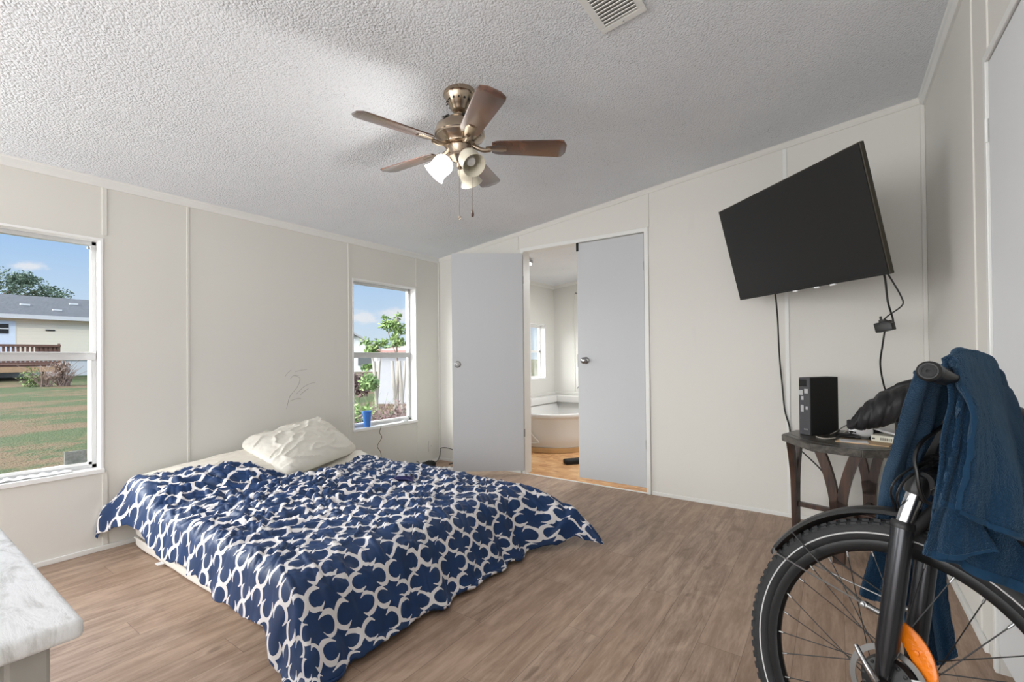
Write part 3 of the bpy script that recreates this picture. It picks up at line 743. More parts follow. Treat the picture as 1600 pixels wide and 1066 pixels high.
# ------------------------------------------------------------------ small octagonal table
TC = Vector((3.531, -.362, 0)); RT = math.radians(-15); TZ = .606
TM = Matrix.Translation(TC) @ Matrix.Rotation(RT, 4, 'Z')
t = thing('side_table', tuple(TC), 'dark octagonal side table with Y-shaped legs below the television', 'table')
ap, sd = .335, .112        # apothem and half width of the leg sides
octo = [(-sd, -ap), (sd, -ap), (ap, -sd), (ap, sd), (sd, ap), (-sd, ap), (-ap, sd), (-ap, -sd)]
def prism(bm, poly, z0, z1, T, bev=.004, mi=0):
    A = [bm.verts.new(T @ Vector((x_, y_, z0))) for x_, y_ in poly]; C_ = [bm.verts.new(T @ Vector((x_, y_, z1))) for x_, y_ in poly]
    fs = [bm.faces.new((A[k], A[(k+1) % len(A)], C_[(k+1) % len(A)], C_[k])) for k in range(len(A))]
    fs += [bm.faces.new(A[::-1]), bm.faces.new(C_)]
    if bev:
        es = list({e for f_ in fs for e in f_.edges}); bmesh.ops.bevel(bm, geom=es, offset=bev, segments=2, affect='EDGES')
bm = B(); prism(bm, octo, TZ-.040, TZ, TM, .005); tt = obj('table_top', bm, m_top, t)
bm = B(); prism(bm, [(x_*.86, y_*.86) for x_, y_ in octo], TZ-.001, TZ+.0015, TM, 0); obj('inset_panel', bm, m_top, tt, False)
def yleg(Tl):
    """Y leg in local xz plane, 30 mm thick"""
    bm = B(); H = TZ-.040; hw = .029; th = .015; zj = .30
    n_ = 14
    def arm(s):
        P = []
        for i in range(n_+1):
            f_ = i/n_; z_ = .24+(H-.24)*f_; c_ = s*(.012+.066*f_**1.9); P.append((c_, z_, .020+.004*f_))
        rows = [[bm.verts.new(Tl @ Vector((c_+q*w_, y_, z_))) for q, y_ in ((-1, -th), (1, -th), (1, th), (-1, th))] for c_, z_, w_ in P]
        for A, C_ in zip(rows, rows[1:]):
            for j in range(4): bm.faces.new((A[j], A[(j+1) % 4], C_[(j+1) % 4], C_[j]))
        bm.faces.new(rows[0]); bm.faces.new(rows[-1])
    arm(-1); arm(1)
    rows = [[bm.verts.new(Tl @ Vector((q*w_, y_, z_))) for q, y_ in ((-1, -th), (1, -th), (1, th), (-1, th))] for w_, z_ in ((.024, 0), (.027, .06), (.030, .16), (.033, .25), (.038, .31), (.006, .325))]
    for A, C_ in zip(rows, rows[1:]):
        for j in range(4): bm.faces.new((A[j], A[(j+1) % 4], C_[(j+1) % 4], C_[j]))
    bm.faces.new(rows[0]); bm.faces.new(rows[-1])
    return bm
for k in range(4):
    Tl = TM @ Matrix.Rotation(k*PI/2, 4, 'Z') @ Matrix.Translation((0, -.300, 0))
    obj('leg', yleg(Tl), m_dark, t, False)
for k in range(2):
    bm = B(); box(bm, -.29, .29, -.014, .014, .165-k*.0, .195-k*.0, .002, TM @ Matrix.Rotation(PI/4+k*PI/2, 4, 'Z')) if False else box(bm, -.286, .286, -.013, .013, .165, .192, .002, TM @ Matrix.Rotation(k*PI/2, 4, 'Z')); obj('stretcher', bm, m_dark, t, False)
bm = B(); box(bm, -.10, .10, -.10, .10, .150, .166, .003, TM @ Matrix.Rotation(PI/4, 4, 'Z')); obj('lower_plate', bm, m_dark, t, False)

# computer tower
t = thing('computer_tower', (3.327, -.25, TZ+.002), 'black slim computer tower standing upright on the left of the side table', 'computer')
PHI = math.radians(55)
d2_ = Vector((math.cos(PHI), math.sin(PHI), 0)); d1_ = Vector((-math.sin(PHI), math.cos(PHI), 0)); K_ = Vector((3.327, -.38, TZ+.002))
TP = Matrix((d1_, d2_, Vector((0, 0, 1)))).transposed().to_4x4(); TP.translation = K_     # local x: width of the front, y: depth
bm = B(); box(bm, 0, .070, 0.004, .232, 0, .338, .002, TP); obj('casing', bm, m_blackm, t, False)
m_front = M('tower_front_grey', sr(70, 70, 74), .45)
m_stick = M('worn_sticker', sr(190, 190, 192), .6)
bm = B(); box(bm, .001, .069, -.003, .005, .002, .336, .001, TP); fp = obj('front_panel', bm, m_front, t, False)
bm = B(); box(bm, .02, .066, -.0042, -.002, .285, .325, .001, TP); obj('drive_slot', bm, m_blackm, fp, False)
for (x_, z_, w_, h_) in ((.012, .245, .022, .026), (.044, .235, .024, .028), (.040, .205, .013, .022), (.040, .135, .018, .040), (.014, .150, .013, .018), (.014, .03, .026, .008)):
    bm = B(); box(bm, x_, x_+w_, -.0042, -.0025, z_, z_+h_, .0005, TP @ Matrix.Rotation(0, 4, 'Y')); obj('sticker', bm, m_stick if z_ > .1 and x_ != .02 or h_ > .028 else m_steel, fp, False)

# ------------------------------------------------------------------ things on the table
ZT = TZ+.002
bm = B()
Pm = Matrix.Translation((3.565, -.475, ZT)) @ Matrix.Rotation(math.radians(-12), 4, 'Z')
box(bm, -.11, .12, -.07, .08, 0, .0035, .001, Pm)
tag(obj('envelope', bm, M('manila_paper', sr(222, 190, 150), .7), None, False), 'tan paper envelope lying under the black and white gadgets on the side table', 'envelope')
bm = B(); box(bm, -.10, .02, -.055, .035, .0035, .006, .001, Pm @ Matrix.Rotation(.25, 4, 'Z'))
tag(obj('paper_sheet', bm, m_white, None, False), 'small white sheet of paper on the tan envelope at the table front', 'paper')
t = thing('game_controller', (3.49, -.39, ZT+.004), 'black game controller lying in front of the computer tower on the side table', 'game controller')
Tg = Matrix.Translation((3.497, -.40, ZT+.006)) @ Matrix.Rotation(math.radians(8), 4, 'Z')
def pad(T, s=1.0):
    bm = B(); ns, nt_ = 24, 16
    vs = []
    for i in range(nt_+1):
        ph = -PI/2+PI*i/nt_; row = []
        for j in range(ns):
            th = 2*PI*j/ns; cx_, cy_ = math.cos(th), math.sin(th)
            w_ = .074*s; d_ = .034*s
            x_ = w_*math.copysign(abs(cx_)**.75, cx_)*math.cos(ph); y_ = d_*math.copysign(abs(cy_)**.8, cy_)*math.cos(ph)
            grip = max(0, abs(x_)/w_-.45)*1.6
            if y_ < 0: y_ -= grip*.045*s*math.cos(ph)
            z_ = .017*s*(1+math.sin(ph))-.010*s*grip*(1 if y_ < 0 else 0)
            row.append(bm.verts.new(T @ Vector((x_, y_, max(.0, z_)))))
        vs.append(row)
    for A, C_ in zip(vs, vs[1:]):
        for j in range(ns):
            try: bm.faces.new((A[j], A[(j+1) % ns], C_[(j+1) % ns], C_[j]))
            except ValueError: pass
    bmesh.ops.remove_doubles(bm, verts=bm.verts, dist=1e-5); return bm
def sticks(parent, T, mat, s=1.0):
    for x_, y_ in ((-.045, .008), (.02, -.012)):
        bm = B(); lathe(bm, [(.004, .026), (.004, .036), (.009, .037), (.009, .041), (.0005, .040)], T @ Matrix.Translation((x_*s, y_*s, 0)), 14); obj('thumb_stick', bm, mat, parent)
    for k in range(4):
        a_ = k*PI/2; bm = B(); lathe(bm, [(.0045, .030), (.004, .036), (.0005, .037)], T @ Matrix.Translation((.045*s+.009*math.cos(a_), .008+.009*math.sin(a_), 0)), 10); obj('button', bm, mat, parent)
obj('controller_body', pad(Tg, .82), m_black, t); sticks(t, Tg, m_blackm, .82)
def curl(pts, r, m_, label, cat='cable', nm='cable', group=None): return cable(nm, pts, r, m_, label, cat, group=group)
curl([(3.355, -.42, ZT+.004), (3.40, -.47, ZT+.004), (3.455, -.43, ZT+.012), (3.50, -.36, ZT+.045), (3.55, -.30, ZT+.06), (3.60, -.27, ZT+.055), (3.66, -.28, ZT+.03)], .003, M('grey_white_cable', sr(190, 186, 176), .5), 'pale grey cable looping from the table front past the computer tower', nm='data_cable')
curl([(3.42, -.30, ZT+.005), (3.45, -.33, ZT+.03), (3.50, -.27, ZT+.062), (3.56, -.22, ZT+.075), (3.63, -.20, ZT+.07)], .003, m_grey, 'grey cable arching up behind the white gadget on the side table', nm='data_cable')
curl([(3.42, -.46, ZT+.005), (3.45, -.42, ZT+.009), (3.44, -.38, ZT+.012), (3.47, -.34, ZT+.02), (3.52, -.33, ZT+.03), (3.545, -.36, ZT+.04), (3.53, -.34, ZT+.07)], .0035, m_cable, 'black cable tangled beside the controller on the side table', nm='data_cable')
t = thing('headset', (3.58, -.37, ZT+.004), 'white and black rounded headset gadget in the middle of the side table', 'headset')
Th = Matrix.Translation((3.560, -.345, ZT+.045)) @ Matrix.Rotation(.35, 4, 'Z')
bm = B(); lathe(bm, [(.0005, -.055), (.02, -.053), (.036, -.044), (.041, -.02), (.042, .02), (.038, .045), (.026, .052), (.0005, .054)], Th @ Matrix.Rotation(PI/2, 4, 'Y') @ Matrix.Scale(1.0, 4), 28); obj('white_shell', bm, m_white, t)
bm = B(); box(bm, .030, .080, -.036, .036, -.042, .036, .014, Th, 3); box(bm, .044, .092, -.05, -.01, -.042, .0, .01, Th, 3); obj('face_cushion', bm, m_blackm, t)
t = thing('router_box', (3.66, -.39, ZT+.002), 'white slanted electronics box at the right of the side table below the dark jacket', 'electronics box')
Tr = Matrix.Translation((3.672, -.40, ZT+.004)) @ Matrix.Rotation(math.radians(-22), 4, 'Z')
bm = B(); box(bm, -.055, .07, -.055, .055, 0, .036, .005, Tr); obj('box_body', bm, M('ivory_plastic', sr(226, 222, 206), .4), t, False)
bm = B(); box(bm, -.075, .06, -.05, .05, -.004, .006, .002, Tr @ Matrix.Translation((0, 0, .058)) @ Matrix.Rotation(.22, 4, 'Y')); obj('slanted_cover', bm, m_white, t, False)
for k in range(6):
    bm = B(); box(bm, -.012+k*.009, -.007+k*.009, -.0565, -.054, .010, .024, 0, Tr); obj('port', bm, m_grey, t, False)
bm = B(); box(bm, -.05, -.036, -.0565, -.054, .013, .019, 0, Tr); obj('label_mark', bm, m_blackm, t, False)

# dark quilted jacket piled on the back of the table
def jacket():
    nu, nv = 90, 60
    A = np.zeros((nu, nv, 3))
    ax = [Vector(p_) for p_ in spline([(3.515, -.55, .735), (3.56, -.56, .765), (3.63, -.57, .80), (3.71, -.57, .835), (3.79, -.56, .86), (3.865, -.52, .84)], 18)]
    ax = [ax[int(i*(len(ax)-1)/(nu-1))] for i in range(nu)]
    for i in range(nu):
        f_ = i/(nu-1); R_ = .105*min(1, (f_/.42)**.36 if f_ > 0 else 0)*(1-.15*ss(np.array(f_), .8, 1)); R_ = float(R_)+.004
        seam = 1-.05*abs(math.cos(f_*PI*6.5))**14
        for j in range(nv):
            th = 2*PI*j/(nv-1)
            y_ = math.cos(th)*R_*.95*seam; z_ = math.sin(th)*R_*(.80 if math.sin(th) > 0 else .95)*seam
            c_ = ax[i]; A[i, j] = (c_.x+.02*math.sin(th), c_.y+y_, c_.z+z_)
    nn = normals(A); U, V = np.meshgrid(np.arange(nu)/nu*16, np.arange(nv)/nv*10, indexing='ij')
    h = pn(U*.6, V*.7)*.008+pn(U*1.6, V*1.5+7)*.0022
    h -= np.exp(-((np.abs(pn(U*.45+3, V*.25+1)))/.05)**2)*.004
    A -= nn*h[..., None]*-1
    A[..., 2] = np.maximum(A[..., 2], ZT+.070*(A[..., 0] < 3.70)+.003)
    return A
jk = grid_mesh('jacket_body', jacket(), m_puffer)
tj = thing('padded_jacket', (3.68, -.5, ZT+.02), 'black quilted padded jacket heaped on the side table behind the blue towel', 'jacket')
def adopt(o, root):
    b_ = BASE[o.name]-BASE[root.name]; o.data.transform(Matrix.Translation(b_)); o.parent = root; o.location = (0, 0, 0); BASE[o.name] = BASE[root.name].copy(); return o
adopt(jk, tj)
bm = B(); tube(bm, spline([(3.64, -.50, .86), (3.70, -.53, .905), (3.78, -.53, .935), (3.84, -.50, .93)], 6), [.006]+[.016]*6+[.022]*6+[.024]*6+[.02], 12); obj('collar', bm, m_puffer, tj)
bm = B(); box(bm, 3.70, 3.85, -.60, -.42, TZ+.003, .76, .03, None, 3); obj('folded_lining', bm, m_puffer, tj)

# ------------------------------------------------------------------ mattress, sheet, pillows, duvet
def rounded_block(name, x0, x1, y0, y1, z0, z1, r, mat, parent, amp=.004, n=(70, 56, 8)):
    bm = B(); box(bm, x0, x1, y0, y1, z0, z1)
    bmesh.ops.subdivide_edges(bm, edges=bm.edges, cuts=26, use_grid_fill=True)
    for v in bm.verts:
        c_ = Vector((min(max(v.co.x, x0+r), x1-r), min(max(v.co.y, y0+r), y1-r), min(max(v.co.z, z0+min(r, (z1-z0)/2)), z1-min(r, (z1-z0)/2))))
        d_ = v.co-c_
        if d_.length > 1e-6: v.co = c_+d_.normalized()*min(d_.length, r)
        a_ = float(pn(np.array(v.co.x*5+v.co.z*7), np.array(v.co.y*5+v.co.z*3)))
        v.co += d_.normalized()*a_*amp if d_.length > 1e-6 else Vector((0, 0, 0))
        v.co.z = max(v.co.z, z0)
    return obj(name, bm, mat, parent)
t = thing('mattress', (1.0, -1.9, 0), 'white mattress lying directly on the wood floor under the blue duvet', 'mattress')
MX0, MX1, MY0, MY1 = .075, 1.86, -2.640, -1.16
rounded_block('mattress_body', MX0, MX1, MY0, MY1, .055, .245, .045, m_matt, t)
rounded_block('mattress_base', MX0+.01, MX1-.01, MY0+.004, MY1-.01, .0, .06, .02, m_matt, t)
bm = B()
for z_ in (.063, .232):
    tube(bm, spline([(MX0+.05, MY0-.002, z_), (.6, MY0-.004, z_), (1.2, MY0-.003, z_), (MX1-.05, MY0-.001, z_), (MX1-.008, MY0+.03, z_), (MX1, MY0+.3, z_), (MX1, MY1-.05, z_)], 8), .005, 6)
obj('piping', bm, m_matt, t)
bm = B(); box(bm, .52, .56, MY0-.03, MY0-.001, .018, .021, 0); obj('care_tag', bm, m_white, t, False)

def pillow(name, corners, thick, mat, label, seedo=0, wr=.008, n=96):
    """corners TL,TR,BR,BL; swollen cushion between them"""
    TL, TR, BR, BL = [np.array(c, float) for c in corners]
    s = np.linspace(-1, 1, n); U, V = np.meshgrid(s, s, indexing='ij')
    u_ = (U+1)/2; v_ = (V+1)/2
    # pinch edges inward between corners
    pin = .015
    uu_ = .5+(u_-.5)*(1-pin*(1-V**2)*np.abs(U)**3); vv_ = .5+(v_-.5)*(1-pin*1.6*(1-U**2)*np.abs(V)**3)
    rc_ = 1-.075*np.clip(np.abs(U)**8*np.abs(V)**8, 0, 1); uu_ = .5+(uu_-.5)*rc_; vv_ = .5+(vv_-.5)*rc_
    base = ((1-uu_)*(1-vv_))[..., None]*TL+(uu_*(1-vv_))[..., None]*TR+(uu_*vv_)[..., None]*BR+((1-uu_)*vv_)[..., None]*BL
    nrm = np.cross(TR-TL, BL-TL); nrm /= np.linalg.norm(nrm)
    prof = ((1-np.abs(U)**5)*(1-np.abs(V)**5)).clip(0)**.42*(.70+.30*(1-np.maximum(np.abs(U), np.abs(V))**2))
    w1 = np.abs(pn(U*1.6+seedo+.4*V, V*3.4+seedo*2)); w2 = pn(U*5+seedo, V*7+V*U*2)
    ridge = np.exp(-(w1/.10)**2)
    wrk = ridge*wr*1.1+w2*wr*.45+pn(U*13, V*13+seedo)*wr*.15
    front = base-nrm*(prof*thick*.62+wrk*np.minimum(1, prof*2))[..., None]
    back = base+nrm*(prof*thick*.38)[..., None]
    return front, back, nrm
def make_pillow(name, corners, thick, mat, label, cat='pillow', **k):
    f_, b_, nrm = pillow(name, corners, thick, mat, label, **k)
    n = f_.shape[0]; me = bpy.data.meshes.new(name)
    bm = B(); F = [[bm.verts.new(f_[i, j]) for j in range(n)] for i in range(n)]
    Bk = [[F[i][j] if i in (0, n-1) or j in (0, n-1) else bm.verts.new(b_[i, j]) for j in range(n)] for i in range(n)]
    for i in range(n-1):
        for j in range(n-1):
            bm.faces.new((F[i][j], F[i+1][j], F[i+1][j+1], F[i][j+1])); bm.faces.new((Bk[i][j], Bk[i][j+1], Bk[i+1][j+1], Bk[i+1][j]))
    return tag(obj(name, bm, mat), label, cat)
make_pillow('pillow', [(.055, -2.68, .375), (.050, -1.93, .445), (.50, -1.86, .33), (.46, -2.66, .265)], .11, m_sheet, 'flat cream pillow lying along the wall at the near end of the bed head', seedo=4, wr=.004)
make_pillow('pillow', [(.075, -2.06, .495), (.085, -1.44, .605), (.20, -1.165, .325), (.575, -1.99, .325)], .15, m_case, 'crumpled cream pillow leaning against the wall at the middle of the bed', seedo=1, wr=.013)
# bunched fitted sheet at the head
def sheetA():
    n = 70; U, V = np.meshgrid(np.linspace(0, 1, n), np.linspace(0, 1, n), indexing='ij')
    x = .055+U*.62; y = -2.0+V*.93
    z = .262+.03*np.exp(-((U-.15)/.25)**2)+.012*pn(U*5, V*7)+.006*pn(U*13, V*9)+.03*np.exp(-((V-.86)/.1)**2-((U-.35)/.3)**2)
    z -= .11*ss(V, .90, 1.0)
    return np.stack([x, y, z], -1)
tag(grid_mesh('bed_sheet', sheetA(), m_sheet, thick=.004), 'cream bed sheet bunched at the bed head beside the leaning pillow', 'sheet')

def duvet():
    NS, NT = 470, 430
    xs_h = lambda y: np.interp(y, [-2.9, -2.66, -2.45, -2.2, -2.08, -1.95, -1.8, -1.6, -1.4, -1.1], [.10, .18, .20, .27, .36, .56, .66, .62, .46, .40])
    tt_ = np.linspace(0, 1, NT); 
    # arc length tables
    def prof(bend, thmax, drop, extra, n=400, dl=.0035):
        L = [0]; X_ = [0]; D = [0]; l = 0; x = 0; d = 0
        while d < drop:
            th = thmax*float(ss(np.array(l), 0, bend)); x += math.cos(th)*dl; d += math.sin(th)*dl; l += dl; L.append(l); X_.append(x); D.append(d)
        L.append(l+extra); X_.append(x+extra); D.append(drop); return np.array(L), np.array(X_), np.array(D)
    H = .292
    Lf, Xf, Df = prof(.26, math.radians(60), H, .35)
    Ln, Xn, Dn = prof(.085, math.radians(80), H, .35)
    Lb, Xb, Db = prof(.22, math.radians(58), H, .35)
    yflat0, yflat1 = -2.635, -1.34; xflat = 1.745
    # hem lengths
    s_tot_foot = lambda y: np.interp(y, [-2.7, -2.5, -2.2, -1.9, -1.6, -1.3, -1.1], [.48, .455, .465, .48, .49, .45, .44])
    nearlen = lambda x: np.interp(x, [0, .10, .25, .42, .55, .68, .85, 1.04, 1.27, 1.45, 1.6, 1.78, 1.9, 2.2], [.29, .31, .27, .19, .175, .20, .21, .20, .21, .235, .235, .215, .33, .40])
    far = .30
    S_ = np.linspace(0, 1, NS); Sg, Tg_ = np.meshgrid(S_, tt_, indexing='ij')
    # fabric y coordinate: from near hem to far hem
    x_guess = xs_h(-2.66)+Sg*(xflat+.5-xs_h(-2.66))
    nl = nearlen(x_guess)
    fy = (yflat0-nl)+Tg_*((yflat1+far)-(yflat0-nl))       # fabric coordinate y
    x0 = xs_h(np.clip(fy, -2.9, -1.1)); sf = s_tot_foot(np.clip(fy, -2.7, -1.1))
    fx = x0+Sg*((xflat+sf)-x0)
    lf = np.clip(fx-xflat, 0, None); ln = np.clip(yflat0-fy, 0, None); lb = np.clip(fy-yflat1, 0, None)
    gx = np.where(fx < xflat, fx, xflat+np.interp(lf, Lf, Xf)); hf = np.interp(lf, Lf, Df)
    gy = fy.copy(); gy = np.where(ln > 0, yflat0-np.interp(ln, Ln, Xn), gy); gy = np.where(lb > 0, yflat1+np.interp(lb, Lb, Xb), gy)
    hn = np.interp(ln, Ln, Dn); hb = np.interp(lb, Lb, Db)
    drop = np.minimum((hf**2.2+hn**2.2+hb**2.2)**(1/2.2), H)
    z = H+.006-drop
    x = gx; y = gy
    x0w = 0.02
    # body: low puffiness
    top = 1-np.clip(drop/H, 0, 1)
    cx = (x-1.0); cy = (y+1.95)
    puff = .030*np.exp(-((x-.95)/.75)**2-((y+1.95)/.55)**2)
    z += puff*top
    # swell over the flat pillow at the near head corner
    z += .098*ss(x, .66, .34)*ss(y, -1.95, -2.15)*top
    # folds: direction frame aligned with the camera-facing ridges
    a1 = x*.82+y*.57; a2 = -x*.57+y*.82
    w = pn(x*2.1+3, y*2.3)*.35+pn(x*4.7, y*4.9+9)*.12
    mid = ss(x, .25, .55)*ss(x, 1.75, 1.35)
    crush = np.exp(-((x-.95)/.50)**2-((y+2.12)/.38)**2)
    farr = ss(y, -2.25, -1.7)*ss(x, .45, .8)*ss(x, 1.85, 1.5)
    r1 = 1-np.abs(pn(a1*2.2+w, a2*13+w*7))*2.6
    r2 = 1-np.abs(pn(a1*5+w*2+5, a2*24+w*8))*2.6
    r3 = 1-np.abs(pn(a1*14+w*6+2, a2*17+w*9+3))*2.4
    r4 = 1-np.abs(pn(x*9+w*5+12, y*9+w*7+3))*2.4
    z += (np.clip(r1, -.5, 1)*.014+np.clip(r2, -.5, 1)*.0075)*(.30+.70*np.maximum(mid*.9, farr))*top**.4
    z += (np.clip(r3, -.6, 1)*.015+np.clip(r4, -.6, 1)*.020)*crush*top**.5
    z += pn(x*3.3, y*3.1+2)*.010*top
    cr = 1-np.abs(pn(x*2.6-y*1.6+w*3+20, x*5.5+y*9+w*5))*3.2
    z += np.clip(cr, -.4, 1)**3*.011*(.35+.65*top)
    cr2 = 1-np.abs(pn(x*6-y*3+w*4+40, x*7+y*13+11))*3.0
    z += np.clip(cr2, -.3, 1)**3*.006*(.5+.5*top)
    # head folds running out from the pillow
    hd = ss(x, .65, .3)*ss(y, -1.7, -2.1)
    z += np.clip(1-np.abs(pn(a1*3+4, a2*9+2))*2.6, -.5, 1)*.012*hd*top**.3
    # hanging part: vertical folds in the horizontal direction
    edge = np.clip(drop/H, 0, 1)
    ph = pn(y*3.2+5, x*.6)*2.4
    fold_f = np.sin(y*15+ph*2.2)*.5+pn(y*9, x*1.2)*1.0
    x += fold_f*.026*edge**1.2*ss(lf, .05, .35)
    z += (pn(y*12+lf*5, lf*6)*.010+pn(y*5-lf*8, lf*3+4)*.014)*ss(lf, 0, .15)*ss(H+.004-drop, 0, .06)
    fold_n = np.sin(x*19+pn(x*4, y)*4)*.5+pn(x*11, y*1.5)*1.1
    y -= (fold_n*.013+.004)*ss(hn, .02, .16)
    z += pn(x*14, ln*9)*.006*ss(hn, .05, .1)
    # near head corner bulges out toward the camera and down the side
    hc = np.exp(-((x-.16)/.20)**2)*ss(hn, .02, .18); y -= .05*hc; x -= .16*hc
    # foot corner by the far side drawn out into a twisted tail
    tail = ss(Sg, .74, 1.0)*ss(Tg_, .74, .97)
    tx, ty = 2.375, -1.14
    k1 = tail**1.25
    x = x*(1-k1)+(tx-.02+.03*(Sg-1)*6)*k1; y = y*(1-k1)+(ty+.03*(Tg_-1)*6)*k1
    z += .055*np.exp(-((tail-.55)/.22)**2)*(.6+.4*np.sin(fx*70+fy*50))*ss(z, .3, .05)
    # near foot corner: a turned hem corner spreading on the floor
    nc = ss(Sg, .80, 1.0)*ss(Tg_, .12, 0.0); x += .015*nc; y -= .03*nc
    onfl = ss(z, .05, .008)
    z += onfl*(.010+.010*np.abs(pn(x*12, y*12))+.006*np.abs(pn(x*25, y*25)))
    z = np.maximum(z, .006+.004*Tg_*0)
    x = np.maximum(x, .014+.004*np.abs(pn(y*9, z*9)))
    P = np.stack([x, y, z], -1)
    # pattern coordinates from the fabric, one lattice cell = .118 m, about 45 deg
    q = math.radians(-41); du = (fx*math.cos(q)-fy*math.sin(q)); dv = (fx*math.sin(q)+fy*math.cos(q))
    du = du+pn(x*6, y*6)*.010*(crush+.25)+pn(x*17, y*17)*.010*crush; dv = dv+pn(x*6+9, y*6+4)*.010*(crush+.25)+pn(x*18+3, y*18)*.012*crush
    dv = dv+(np.clip(r1, -.5, 1)*.006+r2*.003)*np.maximum(farr, mid*.5)
    uv = np.stack([du/.121+.35, dv/.121+.2], -1)
    return P, uv
P_, uv_ = duvet()
dv_ = grid_mesh('duvet', P_, m_duvet, uv=uv_, thick=.010, off=1)
tag(dv_, 'navy duvet with white quatrefoil trellis pattern spread over the floor mattress', 'duvet')
# controller left on the duvet
t = thing('game_controller', (1.235, -1.62, .33), 'navy and white patterned game controller lying on the duvet', 'game controller')
Tg = Matrix.Translation((1.245, -1.615, .325)) @ Matrix.Rotation(math.radians(35), 4, 'Z') @ Matrix.Rotation(.12, 4, 'X')
m_navy = M('navy_plastic', sr(26, 26, 84), .3, var=.2, vs=40)
obj('controller_body', pad(Tg, .95), m_navy, t); sticks(t, Tg, m_black, .95)
bm = B(); box(bm, -.038, .045, -.012, .026, .027, .0345, .004, Tg); obj('face_plate', bm, M('marbled_plate', sr(190, 190, 205), .4, var=.35, vs=90), t)
bm = B(); tube(bm, spline([Tg @ Vector(p_) for p_ in [(-.06, -.02, .012), (-.085, -.035, .02), (-.105, -.01, .01), (-.1, .03, .008)]], 6), .003, 6); obj('wrist_strap', bm, m_white, t)

# ------------------------------------------------------------------ far corner clutter
cable('blind_cord', [(.013, -.784, .465), (.012, -.785, .44), (.013, -.80, .40), (.012, -.775, .35), (.012, -.825, .28), (.012, -.79, .22), (.013, -.785, .15), (.02, -.82, .08), (.04, -.86, .012)], .0028, M('brown_cord', sr(110, 98, 84), .6), 'thin brown cord hanging from the sill of the small window')
t = thing('black_pouch', (.16, -.40, 0), 'small black bag lying on the floor by the baseboard under the small window', 'bag')
bm = B()
for sx, sy, sz, ox, oy in ((.07, .15, .035, .0, .0), (.05, .08, .045, .01, .07)):
    r_ = bmesh.ops.create_uvsphere(bm, u_segments=24, v_segments=14, radius=1)
    for v in r_['verts']:
        c_ = v.co.copy(); v.co = Vector((.16+ox+c_.x*sx, -.40+oy+c_.y*sy, max(.0, .028+c_.z*sz+.008*float(pn(np.array(c_.x*3.1), np.array(c_.y*3.3))))))
obj('bag_body', bm, m_blackm, t)
bm = B(); tube(bm, spline([(.19, -.50, .03), (.15, -.47, .075), (.13, -.45, .085), (.17, -.43, .05)], 6), .004, 6); obj('strap', bm, m_grey, t)
cable('arched_cable', [(.165, -.26, .03), (.14, -.17, .05), (.09, -.09, .10), (.06, -.05, .135), (.14, -.04, .145), (.27, -.06, .13), (.36, -.12, .09), (.40, -.14, .06)], .004, M('dark_grey_cord', sr(84, 78, 70), .6), 'dark cord arching off the floor in the corner left of the open grey door')
t = thing('power_brick', (.39, -.15, 0), 'black power brick standing in the corner behind the open grey door', 'power adapter')
bm = B(); box(bm, .36, .45, -.19, -.13, 0, .075, .010, None, 3); obj('brick_body', bm, m_black, t)
bm = B(); tube(bm, spline([(.36, -.16, .05), (.33, -.18, .035), (.31, -.20, .03)], 5), .006, 8); obj('cable_stub', bm, m_black, t)
t = thing('power_strip', (.42, -.31, 0), 'white power strip on the floor beside the open grey door', 'power strip')
Tq = Matrix.Translation((.385, -.315, 0)) @ Matrix.Rotation(.6, 4, 'Z')
bm = B(); box(bm, -.09, .12, -.024, .024, 0, .034, .006, Tq); obj('strip_body', bm, m_white, t)
for k in range(3):
    bm = B(); box(bm, -.06+k*.05, -.032+k*.05, -.012, .012, .034, .0355, 0, Tq); obj('socket', bm, m_grey, t, False)
cable('white_cord', [(.31, -.37, .012), (.26, -.39, .006), (.24, -.43, .006), (.27, -.49, .006), (.36, -.50, .006)], .004, m_white, 'white cord curling on the floor from the power strip toward the bed')
# cup on the sill
t = thing('plastic_cup', (-.030, -.895, W2[2]+.012), 'blue plastic cup standing on the sill of the small window', 'cup')
Tc = Matrix.Translation((-.030, -.905, W2[2]+.011))
bm = B(); lathe(bm, [(.0005, 0), (.027, 0), (.028, .003), (.040, .138), (.0415, .141), (.0385, .141), (.0265, .006), (.0005, .004)], Tc, 36); obj('cup_wall', bm, m_cup, t)
bm = B(); lathe(bm, [(.0415, .137), (.043, .140), (.0415, .143), (.039, .141)], Tc, 36); obj('rim', bm, m_cup, t)
# peeled strip on the big window sill, sticker on the glass, hardware on the small sill
n = 60; U, V = np.meshgrid(np.linspace(0, 1, n), np.linspace(0, 1, 10), indexing='ij')
Px = -.055+V*.045+.01*pn(U*6, V); Py = -3.28+U*.40; Pz = W1[2]+.014+.014*np.abs(pn(U*9, V*2))+.022*V*(1-V)*(1+pn(U*12, V*3))
tag(grid_mesh('peeled_strip', np.stack([Px, Py, Pz], -1), m_white, thick=.0015), 'crumpled white paper strip lying on the large window sill', 'paper')
bm = B(); box(bm, -.086, -.083, -2.90, -2.805, .495, .575, 0); tag(obj('glass_sticker', bm, M('grey_residue', sr(150, 152, 150), .7, var=.3, vs=60, bmp=.5), None, False), 'grey square patch stuck on the lower right corner of the large window pane', 'sticker')
bm = B(); box(bm, -.03, .0, -.50, -.44, W2[2]+.010, W2[2]+.020, .003); tag(obj('sill_catch', bm, m_alu, None, False), 'small metal catch lying on the right end of the small window sill', 'catch')

